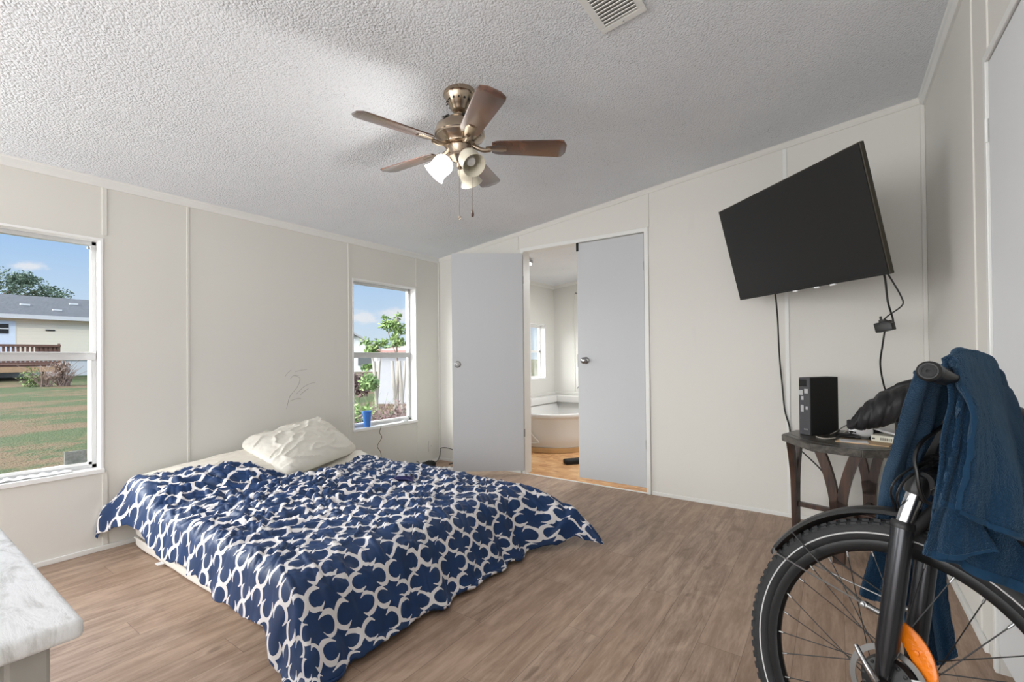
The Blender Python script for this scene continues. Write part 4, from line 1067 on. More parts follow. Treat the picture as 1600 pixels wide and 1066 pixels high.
# ------------------------------------------------------------------ dresser in the near left corner
t = thing('dresser', (2.2, -3.75, 0), 'white distressed dresser with worn marbled top at the lower left', 'dresser')
def dmat():
    mt, nt, bs = new_mat('distressed_white_top'); v = coord(nt)
    n1 = noise(nt, mapped(nt, v, (10, 34, 10), (0, 0, .35)), 1, 8, .72, .5); n2 = noise(nt, v, 40, 3)
    c1 = mixc(nt, smooth(n1, .30, .55), sr(206, 206, 205), sr(246, 247, 249))
    c2 = mixc(nt, smooth(n1*.8+n2*.2, .33, .27)*.8, c1, sr(110, 104, 92))
    nt.links.new(c2, bs.inputs['Base Color']); bs.inputs['Roughness'].default_value = .45; bump(nt, bs, n1, .5, .004); return mt
m_dtop = dmat(); m_dbody = M('worn_grey_paint', sr(176, 173, 167), .5, var=.14, vs=14)
DXR, DYF, DZ = 2.646, -3.407, .75
bm = B(); box(bm, 1.62, DXR, -3.86, DYF, DZ-.026, DZ, .009, None, 4); obj('top', bm, m_dtop, t)
bm = B(); box(bm, 1.65, DXR-.03, -3.84, DYF-.035, .06, DZ-.026, .003); obj('body', bm, m_dbody, t, False)
for x_ in (1.66, DXR-.058):
    for y_ in (-3.835, DYF-.068):
        bm = B(); box(bm, x_, x_+.035, y_, y_+.04, 0, DZ-.028, .004); obj('post', bm, m_dbody, t, False)
for k in range(3):
    z_ = .09+k*.21
    bm = B(); box(bm, 1.72, DXR-.09, DYF-.036, DYF-.022, z_, z_+.19, .004); dr = obj('drawer', bm, m_dbody, t, False)
    bm = B(); lathe(bm, [(.006, 0), (.006, .012), (.014, .02), (.012, .028), (.0005, .03)], axisT((2.15, DYF-.022, z_+.095), (0, 1, 0)), 16); obj('drawer_knob', bm, m_steel, dr)

# ------------------------------------------------------------------ bicycle
WQ = (3.559, -2.236, .348); AZ, EL = -2.0606, .22843
nv_ = Vector((math.cos(AZ)*math.cos(EL), math.sin(AZ)*math.cos(EL), math.sin(EL)))
av_ = Vector((0, 0, 1)).cross(nv_).normalized(); bv_ = nv_.cross(av_)
WM = Matrix((av_, nv_, bv_)).transposed().to_4x4(); WM.translation = Vector(WQ)
def wl_(a_, n_, b_): return WM @ Vector((a_, n_, b_))
bike = thing('bicycle', (3.62, -2.6, 0), 'dark grey bicycle with a large spoked front wheel and black mudguard at the lower right', 'bicycle')
AX = WM @ Matrix.Rotation(-PI/2, 4, 'X')          # local z becomes n axis
def ring(bm, T, prof, seg=96, mi=0):
    """prof closed loop of (radius, offset along axis)"""
    R_ = []
    for k in range(seg):
        t_ = 2*PI*k/seg; R_.append([bm.verts.new(T @ Vector((r_*math.cos(t_), r_*math.sin(t_), h_))) for r_, h_ in prof])
    n_ = len(prof)
    for k in range(seg):
        A, C_ = R_[k], R_[(k+1) % seg]
        for j in range(n_):
            f_ = bm.faces.new((A[j], A[(j+1) % n_], C_[(j+1) % n_], C_[j])); f_.material_index = mi
def make_wheel(T, spokes=32):
    bm = B(); tr = .029; rc = .3185
    ring(bm, T, [(rc+tr*math.cos(q)*.96, tr*math.sin(q)) for q in [2*PI*i/20 for i in range(20)]])
    for k in range(84):
        for s, (n_, r_, w_) in enumerate(((-.015, .3415, .009), (.015, .3415, .009), (0, .3445, .008), (.0235, .3335, .005), (-.0235, .3335, .005))):
            t_ = 2*PI*(k+.5*(s % 2))/84
            box(bm, -.003, .0025, -.0075, .0075, -w_*.5, w_*.5, 0, T @ Matrix.Rotation(t_, 4, 'Z') @ Matrix.Translation((r_, 0, n_)))
    wh = obj('front_wheel', bm, m_rubber, bike)
    bm = B()
    for s in (1, -1): ring(bm, T, [(.3105, s*.0245), (.3145, s*.0272), (.3125, s*.0290), (.3078, s*.0262)], 96)
    obj('reflective_strip', bm, m_strip, wh)
    bm = B(); ring(bm, T, [(.292, -.017), (.300, -.015), (.300, .015), (.292, .017), (.274, .011), (.270, 0), (.274, -.011)], 96); obj('rim', bm, m_rim, wh)
    bm = B(); lathe(bm, [(.0005, -.058), (.012, -.058), (.014, -.046), (.034, -.040), (.036, -.034), (.022, -.028), (.020, .022), (.036, .028), (.038, .034), (.030, .040), (.014, .052), (.012, .060), (.0005, .060)], T, 36); obj('hub', bm, m_black, wh)
    for k in range(spokes):
        t_ = 2*PI*(k+.5)/spokes; side = 1 if k % 2 else -1; lean = 1 if (k//2) % 2 else -1
        th = t_+lean*1.15; p0 = T @ Vector((.033*math.cos(th), .033*math.sin(th), side*.034)); p1 = T @ Vector((.272*math.cos(t_), .272*math.sin(t_), side*.004))
        p2 = p1+(p0-p1).normalized()*.014
        bm = B(); tube(bm, [p0, p1], .00125, 6); tube(bm, [p1-(p0-p1).normalized()*.003, p2], .0024, 8, mi=1)
        o = obj('spoke', bm, [m_black, m_steel], wh)
    return wh
fwheel = make_wheel(AX)
# brake disc and carrier on the near side
bm = B(); ring(bm, AX @ Matrix.Translation((0, 0, .046)), [(.076, -.001), (.076, .001), (.064, .001), (.064, -.001)], 72)
for k in range(6):
    a_ = 2*PI*k/6
    tube(bm, [AX @ Vector((.022*math.cos(a_), .022*math.sin(a_), .046)), AX @ Vector((.072*math.cos(a_+.5), .072*math.sin(a_+.5), .046))], .0035, 6)
obj('brake_disc', bm, m_steel, fwheel, False)
bm = B(); lathe(bm, [(.0005, .036), (.052, .036), (.056, .040), (.050, .050), (.030, .056), (.0005, .057)], AX, 40)
for k in range(16):
    a_ = 2*PI*k/16; lathe(bm, [(.004, .045), (.004, .054), (.0005, .0545)], AX @ Matrix.Translation((.044*math.cos(a_), .044*math.sin(a_), 0)), 8)
obj('hub_flange', bm, m_black, fwheel)
# orange spoke reflector
bm = B(); n_ = 26; rows = []
for i in range(n_+1):
    f_ = i/n_; a_ = .000+.072*f_+.006*math.sin(PI*f_); b_ = .132-.100*f_+.008*math.sin(PI*f_)
    w_ = .019*(math.sin(PI*min(.985, max(.015, f_)))**.35)+.002
    dx_, db_ = .81, .58
    c_ = (a_, .030, b_)
    rows.append([bm.verts.new(wl_(a_+q*w_*dx_, .030+h_, b_+q*w_*db_)) for q, h_ in ((-1, 0), (-1, .006), (-.7, .0085), (-.2, .008), (.2, .008), (.7, .0085), (1, .006), (1, 0), (.5, -.005), (-.5, -.005))])
for A, C_ in zip(rows, rows[1:]):
    for j in range(10): bm.faces.new((A[j], A[(j+1) % 10], C_[(j+1) % 10], C_[j]))
bm.faces.new(rows[0]); bm.faces.new(rows[-1])
rf = obj('spoke_reflector', bm, m_orange, fwheel)
bm = B(); lathe(bm, [(.006, 0), (.006, .004), (.004, .005), (.0005, .005)], axisT(wl_(.040, .037, .086), nv_), 16); obj('reflector_screw', bm, m_orange, rf)

# fork
def leg(s, a0=.0):
    bm = B(); N = .064*s
    P0, P1 = Vector(wl_(-.004, N, .010)), Vector(wl_(.008, N, .362))
    tube(bm, [P0, wl_(-.003, N, .04), wl_(-.002, N, .06), wl_(-.001, N, .075), wl_(.006, N, .32), wl_(.0065, N, .333), wl_(.007, N, .344)], [.013, .016, .018, .0215, .0215, .0225, .0225], 24)
    return obj('fork_lower', bm, m_fork, fork)
bm = B(); tube(bm, [wl_(.040, -.078, .447), wl_(.040, -.03, .462), wl_(.040, .03, .462), wl_(.038, .072, .449)], [.020, .025, .025, .020], 20)
fork = obj('fork_crown', bm, m_fork, bike)
for s in (1, -1):
    l_ = leg(s)
    bm = B(); N = .064*s; tube(bm, [wl_(.0075, N, .345), wl_(.0245, N, .425)], .0165, 24); obj('stanchion', bm, m_chrome, fork)
    bm = B(); tube(bm, [wl_(.0065, N, .337), wl_(.007, N, .343), wl_(.0075, N, .348), wl_(.008, N, .353)], [.0235, .0245, .0235, .022], 24); obj('dust_seal', bm, m_black, fork)
    bm = B(); tube(bm, [wl_(.023, N, .418), wl_(.0245, N, .425), wl_(.027, N, .445), wl_(.030, N, .458), wl_(.031, N, .464)], [.0215, .023, .0225, .019, .010], 24); obj('stanchion_cap', bm, m_black, fork)
    bm = B(); lathe(bm, [(.0005, -.01), (.016, -.008), (.017, .008), (.013, .016), (.010, .022), (.0005, .023)], axisT(wl_(0, N*1.15, 0), nv_*s), 20)
    box(bm, -.014, .014, -.008, .008, -.012, .05, .004, WM @ Matrix.Translation((-.004, N, .0))); obj('dropout', bm, m_black, fork)
bm = B(); tube(bm, spline([wl_(.012, .062, .325), wl_(.030, .052, .352), wl_(.050, .03, .395), wl_(.056, 0, .405), wl_(.050, -.03, .395), wl_(.030, -.052, .352), wl_(.012, -.062, .325)], 8), .013, 14); obj('fork_arch', bm, m_blackm, fork)
# quick release lever
bm = B(); tube(bm, [wl_(0, .082, .0), wl_(-.006, .092, .012), wl_(-.024, .100, .036), wl_(-.040, .098, .056), wl_(-.045, .097, .062)], [.009, .0085, .006, .0055, .004], 10); obj('release_lever', bm, m_chrome, bike)
# mudguard
bm = B(); n_ = 64; rows = []
pr = [(-.034, -.012), (-.031, -.003), (-.020, .004), (0, .008), (.020, .004), (.031, -.003), (.034, -.012), (.029, -.005), (.018, .001), (0, .005), (-.018, .001), (-.029, -.005)]
for i in range(n_+1):
    f_ = i/n_; t_ = math.radians(151-118*f_); R_ = .357+.010*math.sin(min(1, f_*2.2)*PI*.5)+.006*f_; sc = 1 if f_ > .02 else .8
    rows.append([bm.verts.new(wl_((R_+h_)*math.cos(t_), q*sc, (R_+h_)*math.sin(t_))) for q, h_ in pr])
for A, C_ in zip(rows, rows[1:]):
    for j in range(12): bm.faces.new((A[j], A[(j+1) % 12], C_[(j+1) % 12], C_[j]))
bm.faces.new(rows[0]); bm.faces.new(rows[-1])
fen = obj('mudguard', bm, m_black, bike)
for s in (1, -1):
    bm = B(); tube(bm, [wl_(-.292, s*.036, .176), wl_(-.296, s*.030, .190), wl_(-.292, s*.037, .178), wl_(-.16, s*.056, .160), wl_(-.048, s*.074, .148)], .0022, 8); obj('mudguard_stay', bm, m_steel, fen)
    bm = B(); tube(bm, [wl_(-.255, s*.031, .247), wl_(-.16, s*.052, .194), wl_(-.048, s*.074, .150)], .0022, 8); obj('mudguard_stay', bm, m_black, fen)
    bm = B(); lathe(bm, [(.007, -.006), (.007, .006), (.0045, .007), (.0045, .012), (.0005, .0125)], axisT(wl_(-.046, s*.074, .148), nv_*s), 14); tube(bm, [wl_(-.04, s*.074, .147), wl_(-.016, s*.072, .143)], .007, 10); obj('stay_bolt', bm, m_steel, fen)
# steerer, stem, handlebar
bm = B(); tube(bm, [wl_(.038, 0, .45), wl_(.070, 0, .60)], .024, 24); tube(bm, [wl_(.066, 0, .585), wl_(.070, 0, .61)], .027, 24); obj('head_tube', bm, m_fork, bike)
bm = B(); tube(bm, [wl_(.07, 0, .60), wl_(.072, 0, .655)], .019, 18); tube(bm, [wl_(.07, 0, .635), wl_(.060, 0, .66)], .022, 18); obj('stem', bm, m_black, bike)
bm = B(); hb_ = spline([wl_(.124, .315, .650), wl_(.108, .20, .662), wl_(.080, .10, .668), wl_(.062, .0, .665), (WM @ Vector((.060, -.10, .668))), wl_(.066, -.20, .667), wl_(.078, -.31, .655)], 8)
tube(bm, hb_, .011, 14); bar = obj('handlebar', bm, m_black, bike)
bm = B(); G0, G1 = Vector(wl_(.125, .318, .648)), Vector(wl_(.105, .185, .661))
gd = (G1-G0).normalized()
tube(bm, [G0, G0+gd*.004, G0+gd*.02, G0+gd*.05, G0+gd*.09, G0+gd*.125], [.015, .019, .0195, .0165, .0175, .0165], 24)
tube(bm, [G0+gd*.01, G0+gd*.035+Vector((0, 0, -.004))+av_*.010, G0+gd*.09+Vector((0, 0, -.006))+av_*.022], [.014, .014, .008], 14)
gr = obj('grip', bm, m_black, bar)
bm = B(); lathe(bm, [(.0125, 0), (.0125, .002), (.009, .003), (.009, .0015), (.003, .0015), (.003, 0), (.0005, 0)], axisT(G0, -gd), 20); obj('grip_end_cap', bm, m_rubber, gr)
bm = B(); tube(bm, [wl_(.076, -.21, .668), wl_(.080, -.325, .655)], [.016, .0165], 18); obj('grip', bm, m_black, bar)
# right hand brake lever and clamp seen past the towel
bm = B(); box(bm, -.022, .022, -.022, .018, -.016, .016, .004, Matrix.Translation(wl_(.062, -.215, .648)) @ Matrix.Rotation(.5, 4, 'Z'))
tube(bm, [wl_(.05, -.22, .645), wl_(.02, -.25, .62), wl_(.01, -.31, .60), wl_(.02, -.33, .60)], [.008, .007, .006, .005], 10); box(bm, -.010, .010, -.008, .008, -.028, .028, .002, Matrix.Translation(wl_(.072, -.285, .652)) @ Matrix.Rotation(.6, 4, 'Y')); obj('brake_lever', bm, m_black, bar)
bm = B(); tube(bm, spline([wl_(.045, -.22, .64), wl_(.07, -.26, .59), wl_(.12, -.26, .53), wl_(.17, -.22, .46), wl_(.20, -.15, .40)], 8), .005, 8); tube(bm, spline([wl_(.06, -.20, .635), wl_(.09, -.23, .57), wl_(.14, -.22, .50), wl_(.18, -.18, .43)], 8), .009, 8); obj('brake_hose', bm, m_black, bar)
for pts in ([(.060, -.02, .56), (.048, .0, .508), (.033, .06, .492), (.006, .1, .449), (-.007, .1, .413), (-.024, .03, .372)], [(.06, -.02, .55), (.045, 0, .501), (.040, .06, .485), (.018, .1, .445), (.005, .1, .406), (-.016, .03, .372)],
            [(.062, .02, .60), (.042, .10, .535), (.039, .12, .496), (.045, .12, .463), (.048, .11, .43), (.051, .09, .408), (.053, .05, .402), (.055, .0, .40)]):
    bm = B(); tube(bm, spline([wl_(*q) for q in pts], 8), .0026 if pts[1][1] == 0 else .0042, 8); obj('brake_hose', bm, m_black, bike)
for (a_, n_, b_) in ((.050, .0, .502), (.052, .01, .515), (.057, .015, .495)):
    bm = B(); tube(bm, [wl_(a_, n_, b_), wl_(a_-.018, n_+.025, b_-.006)], .0048, 10); obj('hose_ferrule', bm, m_black, bike)
# bag on the front of the bar, between the towel falls
bm = B(); box(bm, -.065, .05, -.13, .045, -.095, .125, .028, WM @ Matrix.Translation((.030, -.08, .555)), 4); tag(obj('handlebar_bag', bm, m_blackm), 'black bag hanging at the handlebar in the gap between the towel folds', 'bag')
# frame running back along the wall, off to the right of the photograph
HT0, HT1 = Vector(wl_(.046, 0, .49)), Vector(wl_(.066, 0, .58))
BBp = Vector((3.74, -2.98, .29)); ST = Vector((3.80, -3.12, .74)); RH = Vector((3.73, -3.40, .347))
bm = B(); tube(bm, spline([HT0, (3.70, -2.27, .76), (3.79, -2.36, .69), (3.80, -2.62, .50), (3.77, -2.86, .34), BBp], 8), .022, 18); tube(bm, [BBp, ST], .017, 16)
for s in (-.05, .05):
    tube(bm, [BBp+Vector((s*.6, 0, 0)), RH+Vector((s, 0, 0))], .010, 10); tube(bm, [ST+Vector((s*.3, .02, -.1)), RH+Vector((s, 0, 0))], .009, 10)
obj('frame', bm, m_fork, bike)
bm = B(); tube(bm, [ST, ST+Vector((.03, -.02, .14))], .013, 14); obj('seat_post', bm, m_steel, bike)
bm = B(); tube(bm, [ST+Vector((.03, .14, .155)), ST+Vector((.03, .05, .158)), ST+Vector((.03, -.05, .16)), ST+Vector((.03, -.11, .165)), ST+Vector((.03, -.13, .165))], [.012, .022, .045, .062, .035], 18); obj('saddle', bm, m_black, bike)
RX = Matrix.Translation(RH) @ Matrix.Rotation(PI/2, 4, 'Y') 
bm = B(); ring(bm, RX, [(.3185+.0285*math.cos(q), .0285*math.sin(q)) for q in [2*PI*i/14 for i in range(14)]], 64); rw = obj('rear_wheel', bm, m_rubber, bike)
bm = B(); ring(bm, RX, [(.292, -.017), (.300, -.015), (.300, .015), (.292, .017), (.270, 0)], 64); lathe(bm, [(.0005, -.06), (.014, -.05), (.03, -.035), (.02, 0), (.03, .035), (.014, .05), (.0005, .06)], RX, 20)
for k in range(16):
    a_ = 2*PI*k/16; tube(bm, [RX @ Vector((.03*math.cos(a_), .03*math.sin(a_), .03*(-1)**k)), RX @ Vector((.272*math.cos(a_), .272*math.sin(a_), 0))], .0012, 5)
obj('rim', bm, m_rim, rw)

# ------------------------------------------------------------------ towel over the handlebar
R1 = [[[.111,.2,.679],[.103,.13,.711],[.101,.04,.725],[.09,-.08,.715],[.086,-.18,.68]],[[.106,.2,.696],[.105,.13,.726],[.102,.04,.741],[.093,-.08,.733],[.086,-.18,.7]],[[.128,.21,.626],[.129,.15,.641],[.127,.07,.643],[.123,-.03,.635],[.127,-.11,.605]],[[.118,.19,.521],[.133,.15,.529],[.148,.1,.532],[.16,.03,.53],[.176,-.02,.513]],[[.096,.16,.406],[.123,.14,.408],[.148,.11,.412],[.184,.08,.41],[.222,.05,.402]],[[.072,.13,.3],[.106,.12,.303],[.139,.1,.291],[.181,.09,.284],[.242,.08,.276]]]
R2 = [[[.116,.21,.694],[.115,.16,.718],[.114,.1,.732],[.11,.03,.733]],[[.144,.24,.64],[.147,.2,.648],[.143,.13,.651],[.14,.06,.641]],[[.166,.25,.568],[.169,.22,.579],[.173,.17,.569],[.177,.1,.543]],[[.16,.24,.481],[.174,.22,.486],[.189,.18,.482],[.204,.14,.46]],[[.147,.22,.406],[.169,.2,.393],[.195,.18,.384],[.215,.15,.377]]]
R3 = [[[.137,.22,.644],[.146,.2,.617],[.159,.18,.603]],[[.132,.21,.533],[.146,.2,.524],[.16,.18,.517]],[[.118,.2,.433],[.139,.19,.428],[.158,.17,.416]],[[.091,.18,.308],[.128,.17,.315],[.186,.15,.349]]]
L1 = [[[.10,.2,.668],[.098,.17,.69],[.098,.12,.71],[.098,.07,.722]],[[.085,.255,.653],[.081,.2,.667],[.079,.15,.678],[.077,.1,.692]],[[.083,.26,.649],[.084,.22,.646],[.08,.16,.652],[.079,.1,.667]],[[.037,.18,.577],[.043,.14,.577],[.047,.1,.584],[.046,.05,.599]],[[-.023,.08,.496],[-.01,.05,.495],[-.001,.02,.5],[.004,-.02,.521]],[[-.1,-.06,.4],[-.069,-.06,.4],[-.049,-.07,.407],[-.029,-.07,.435]],[[-.131,-.13,.263],[-.102,-.13,.265],[-.077,-.13,.273],[-.057,-.13,.289]],[[-.156,-.14,.122],[-.128,-.14,.118],[-.096,-.14,.126],[-.069,-.14,.141]]]
L2 = [[[-.077,-.08,.457],[-.052,-.08,.479],[-.027,-.08,.497],[-.001,-.08,.513]],[[-.089,-.12,.359],[-.062,-.12,.375],[-.035,-.12,.391],[-.008,-.12,.413]],[[-.09,-.15,.261],[-.061,-.15,.272],[-.032,-.15,.282],[-.001,-.15,.301]],[[-.078,-.16,.145],[-.044,-.16,.144],[-.017,-.16,.15],[.016,-.16,.172]],[[-.05,-.16,.057],[-.023,-.16,.033],[.005,-.16,.027],[.037,-.16,.066]]]
towel = thing('bath_towel', wl_(.1, 0, .7), 'dark blue terry bath towel draped over the bicycle handlebar', 'towel')
towel_wm = WM
def cloth(name, ctrl, n, m_, seed, folds, amp, mat, thick=.009, twist=0):
    A = resample(np.array(ctrl), n, m_); nn = normals(A)
    U, V = np.meshgrid(np.linspace(0, 1, n), np.linspace(0, 1, m_), indexing='ij')
    V2 = V+.05*pn(U*2+seed, V*2)
    h = np.sin(V2*PI*2*folds+seed+1.3*pn(U*1.7, V*2+seed))*amp*(.35+.65*ss(U, .05, .5))
    h += pn(U*6+seed, V*7)*amp*.5+pn(U*16, V*16+seed)*.0010
    A = A+nn*h[..., None]
    M_ = np.array(towel_wm); W = A@M_[:3, :3].T+M_[:3, 3]
    o = grid_mesh(name, W, mat, parent=towel, thick=thick, off=0)
    return o, A, U, V
o, A_, U_, V_ = cloth('rear_fall', R1, 260, 220, 1, 2.5, .010, m_towel)
o, A2, _, _ = cloth('front_fold', R2, 200, 150, 3, 1.5, .005, m_towel)
o, A3, _, _ = cloth('side_fold', R3, 180, 100, 5, 1.5, .006, m_towel)
o, A4, _, _ = cloth('front_fall', L1, 260, 130, 2, 2.2, .007, m_towel)
o, A5, _, _ = cloth('lower_fall', L2, 200, 150, 8, 3.0, .010, m_towel)
def band(A, sel, parent_name='hem_band', push=.0062, flip=1):
    P = A[sel]; nn = normals(A)[sel]
    P = P+nn*push*flip
    M_ = np.array(towel_wm); W = P@M_[:3, :3].T+M_[:3, 3]
    grid_mesh(parent_name, W, m_band, parent=towel, thick=.002, off=0)
def facing(A):
    nn = normals(A).reshape(-1, 3).mean(0); return 1 if nn[1] > 0 else -1
for A in (A_, A3): band(A, (slice(int(A.shape[0]*.955), None), slice(None)), flip=facing(A))
band(A2, (slice(int(200*.955), None), slice(None)), flip=facing(A2)); band(A2, (slice(None), slice(0, 13)), flip=facing(A2))
band(A3, (slice(int(180*.70), int(180*.735)), slice(None)), flip=facing(A3)); 

# ------------------------------------------------------------------ outside
def gz(x): return -.35+.5*min(1, max(0, (-x-1)/35))
def grass_mat():
    mt, nt, bs = new_mat('patchy_lawn'); v = coord(nt)
    n1 = noise(nt, mapped(nt, v, (1, .5, 1)), .7, 5, .6); n2 = noise(nt, v, 7, 6, .7); n3 = noise(nt, v, 28, 3)
    c1 = mixc(nt, n2, sr(34, 52, 10), sr(62, 78, 26)); c2 = mixc(nt, n3, sr(84, 64, 40), sr(100, 80, 54))
    nt.links.new(mixc(nt, smooth(n1*.7+n2*.3, .46, .56), c1, c2), bs.inputs['Base Color']); bs.inputs['Roughness'].default_value = 1
    bump(nt, bs, n3+n2, 1, .06); return mt
bm = B()
xs = [-.3, -6, -12, -24, -36, -60, -120]
rows = [[bm.verts.new((x_, y_, gz(x_) if x_ > -40 else gz(x_))) for y_ in (-60, -20, 0, 20, 40, 120)] for x_ in xs]
for A, C_ in zip(rows, rows[1:]):
    for j in range(5): bm.faces.new((A[j], A[j+1], C_[j+1], C_[j]))
lawn = obj('lawn', bm, grass_mat()); lawn['kind'] = 'structure'
m_siding = None
def siding():
    mt, nt, bs = new_mat('cream_lap_siding'); v = coord(nt)
    sp = nt.nodes.new('ShaderNodeSeparateXYZ'); nt.links.new(v, sp.inputs[0]); z = X(nt, sp.outputs[2])
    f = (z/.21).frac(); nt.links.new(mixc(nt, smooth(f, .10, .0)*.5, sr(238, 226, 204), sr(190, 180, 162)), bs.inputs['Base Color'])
    bs.inputs['Roughness'].default_value = .7; bump(nt, bs, f, .5, .03); return mt
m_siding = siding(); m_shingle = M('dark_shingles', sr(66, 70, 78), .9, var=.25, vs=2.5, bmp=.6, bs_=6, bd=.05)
m_redwood = M('weathered_redwood', sr(118, 84, 72), .8, var=.2); m_deckw = M('pale_deck_timber', sr(186, 150, 116), .8, var=.15)
m_ext = M('exterior_white', sr(205, 205, 205), .7, var=.03)
HX = -36; Hb, He = .16, 3.70
t = thing('neighbour_house', (HX-4, 1, Hb), 'cream sided house with dark shingle roof seen through the large window', 'house')
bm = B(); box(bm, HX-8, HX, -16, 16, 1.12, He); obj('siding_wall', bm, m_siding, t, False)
bm = B(); box(bm, HX-8, HX-.05, -15.9, 15.9, Hb-.3, 1.14); obj('skirting', bm, m_ext, t, False)
bm = B()
e = .35; A = [(HX+e, -16.4, He-.02), (HX-4, -16.4, He+1.55), (HX-8-e, -16.4, He-.02), (HX+e, -16.4, He+.12), (HX-4, -16.4, He+1.70), (HX-8-e, -16.4, He+.12)]
v0 = [bm.verts.new(a_) for a_ in A]; v1 = [bm.verts.new((a_[0], 16.4, a_[2])) for a_ in A]
loop = [0, 1, 2, 5, 4, 3]
for i in range(6): a_, b_ = loop[i], loop[(i+1) % 6]; bm.faces.new((v0[a_], v0[b_], v1[b_], v1[a_]))
bm.faces.new([v0[i] for i in loop]); bm.faces.new([v1[i] for i in loop][::-1]); roof = obj('roof', bm, m_shingle, t, False)
bm = B(); box(bm, HX+e, HX+e+.08, -16.4, 16.4, He-.10, He+.14); obj('fascia', bm, m_ext, t, False)
for (y_, x_) in ((2.6, -37.8), (3.9, -37.0), (5.0, -38.6), (1.0, -38)):
    bm = B(); z_ = He+.14+(HX-x_+.1)/4*1.5; box(bm, x_-.12, x_+.12, y_-.22, y_+.22, z_-.12, z_+.10, .02); obj('roof_vent', bm, m_ext, roof, False)
bm = B(); box(bm, HX, HX+.06, .9, 1.95, 1.15, 3.45); dd = obj('door_panel', bm, M('pale_blue_white', sr(214, 224, 234), .6), t, False)
bm = B(); box(bm, HX+.05, HX+.10, 1.0, 1.66, 2.72, 3.26); obj('door_window', bm, m_black, dd, False); bm = B(); box(bm, HX+.09, HX+.12, 1.0, 1.66, 2.96, 3.02); obj('window_bar', bm, m_ext, dd, False)
bm = B(); box(bm, HX, HX+.05, 3.2, 3.62, 2.94, 3.01); obj('siding_gap', bm, m_black, t, False)
t = thing('timber_deck', (-33, 1, .2), 'raised timber deck with reddish railing in front of the neighbouring house', 'deck')
XD = -31.0
def ydk(x): return 2.95
bm = B(); box(bm, -36, XD, -6, 2.9, .82, .92); obj('deck_floor', bm, m_redwood, t, False)
bm = B(); box(bm, XD, XD+.06, -6, 2.9, .52, .80); obj('rim_joist', bm, m_deckw, t, False)
bm = B(); box(bm, XD-.05, XD+.10, -6, 2.92, 1.84, 1.96); obj('top_rail', bm, m_redwood, t, False)
bm = B(); box(bm, XD+.01, XD+.08, -6, 2.92, .94, 1.04); obj('bottom_rail', bm, m_redwood, t, False)
k = 0
for i in range(26):
    y_ = 2.86-i*.17
    if y_ < .2: break
    bm = B(); w_ = .05
    box(bm, XD, XD+.05, y_-w_, y_+w_, .96, 1.86 if i else 2.02); obj('baluster', bm, m_redwood, t, False)
bm = B(); box(bm, XD-.06, XD, 1.95, 2.85, 1.20, 1.86); obj('solid_rail_panel', bm, m_redwood, t, False)
for y_ in (-3, 0.4, 2.3):
    bm = B(); box(bm, XD-.12, XD, y_-.07, y_+.07, .0, .82); obj('deck_post', bm, m_redwood, t, False)
def foliage(bm, c, R, n, s, squash=(1, 1, 1), seed=0, hollow=.3):
    rnd = random.Random(seed)
    for _ in range(n):
        d = Vector((rnd.gauss(0, 1), rnd.gauss(0, 1), rnd.gauss(0, 1))).normalized(); r_ = R*(hollow+(1-hollow)*rnd.random()**.5)
        wob = 1+.25*math.sin(d.x*5+seed)*math.cos(d.y*4)+.15*math.sin(d.z*9)
        p_ = Vector(c)+Vector((d.x*squash[0], d.y*squash[1], d.z*squash[2]))*r_*wob
        a_ = Vector((rnd.gauss(0, 1), rnd.gauss(0, 1), rnd.gauss(0, 1))).normalized()*s*(.6+.8*rnd.random()); b_ = a_.cross(Vector((rnd.gauss(0, 1), rnd.gauss(0, 1), rnd.gauss(0, 1)))).normalized()*s*.5
        v = [bm.verts.new(p_+q) for q in (-a_, b_*.9, a_, -b_*.9)]; bm.faces.new(v)
def leafmat(name, a, b):
    mt, nt, bs = new_mat(name); n1 = noise(nt, coord(nt), 9, 3); nt.links.new(mixc(nt, smooth(n1, .35, .65), a, b), bs.inputs['Base Color']); bs.inputs['Roughness'].default_value = .7
    return mt
m_leaf = leafmat('grey_green_leaves', sr(62, 84, 70), sr(104, 124, 104)); m_leaf2 = leafmat('fresh_leaves', sr(78, 108, 52), sr(126, 148, 84))
m_bark = M('bark', sr(112, 98, 88), .9, var=.2); m_dead = M('dry_brush', sr(150, 128, 116), .9, var=.25); m_dead2 = M('purple_brown_brush', sr(112, 92, 92), .9, var=.3)
t = thing('oak_tree', (-58, 4.5, .2), 'large grey-green tree standing behind the roof of the neighbouring house', 'tree')
bm = B()
for i, (y_, z_, R_) in enumerate([(5.2, 7.3, 1.5), (3.2, 7.6, 1.7), (.8, 7.5, 2.0), (6.6, 7.0, 1.1), (-2, 7.9, 2.4), (-5, 8, 2.5), (2.2, 8.3, 1.1), (5.0, 8.2, .8)]): foliage(bm, (-54, y_, z_), R_, 620, .14, (1, 1.25, .72), i)
obj('foliage', bm, m_leaf, t, False)
bm = B(); tube(bm, [(-54, 2, .2), (-54, 2.1, 3.5), (-54, 1.5, 6.5)], [.5, .38, .2], 12)
for y_ in (-4, -1, 4.5, 6): tube(bm, [(-54, 1.8, 4.5), (-54, (y_+2)/2, 6.2), (-54, y_, 7.4)], [.25, .16, .05], 8)
obj('trunk', bm, m_bark, t)
rnd = random.Random(5)
def brush(bm, c, n, h, spread, r=.006, rnd=rnd):
    for _ in range(n):
        p0 = Vector(c)+Vector((rnd.uniform(-spread, spread)*.5, rnd.uniform(-spread, spread)*.6, 0)); d_ = Vector((rnd.gauss(0, .35), rnd.gauss(0, .35), 1)).normalized(); L_ = h*rnd.uniform(.4, 1)
        p1 = p0+d_*L_*.5; p2 = p1+(d_+Vector((rnd.gauss(0, .5), rnd.gauss(0, .5), -.1)))*L_*.5
        tube(bm, [p0, p1, p2], [r, r*.7, r*.3], 4, caps=False)
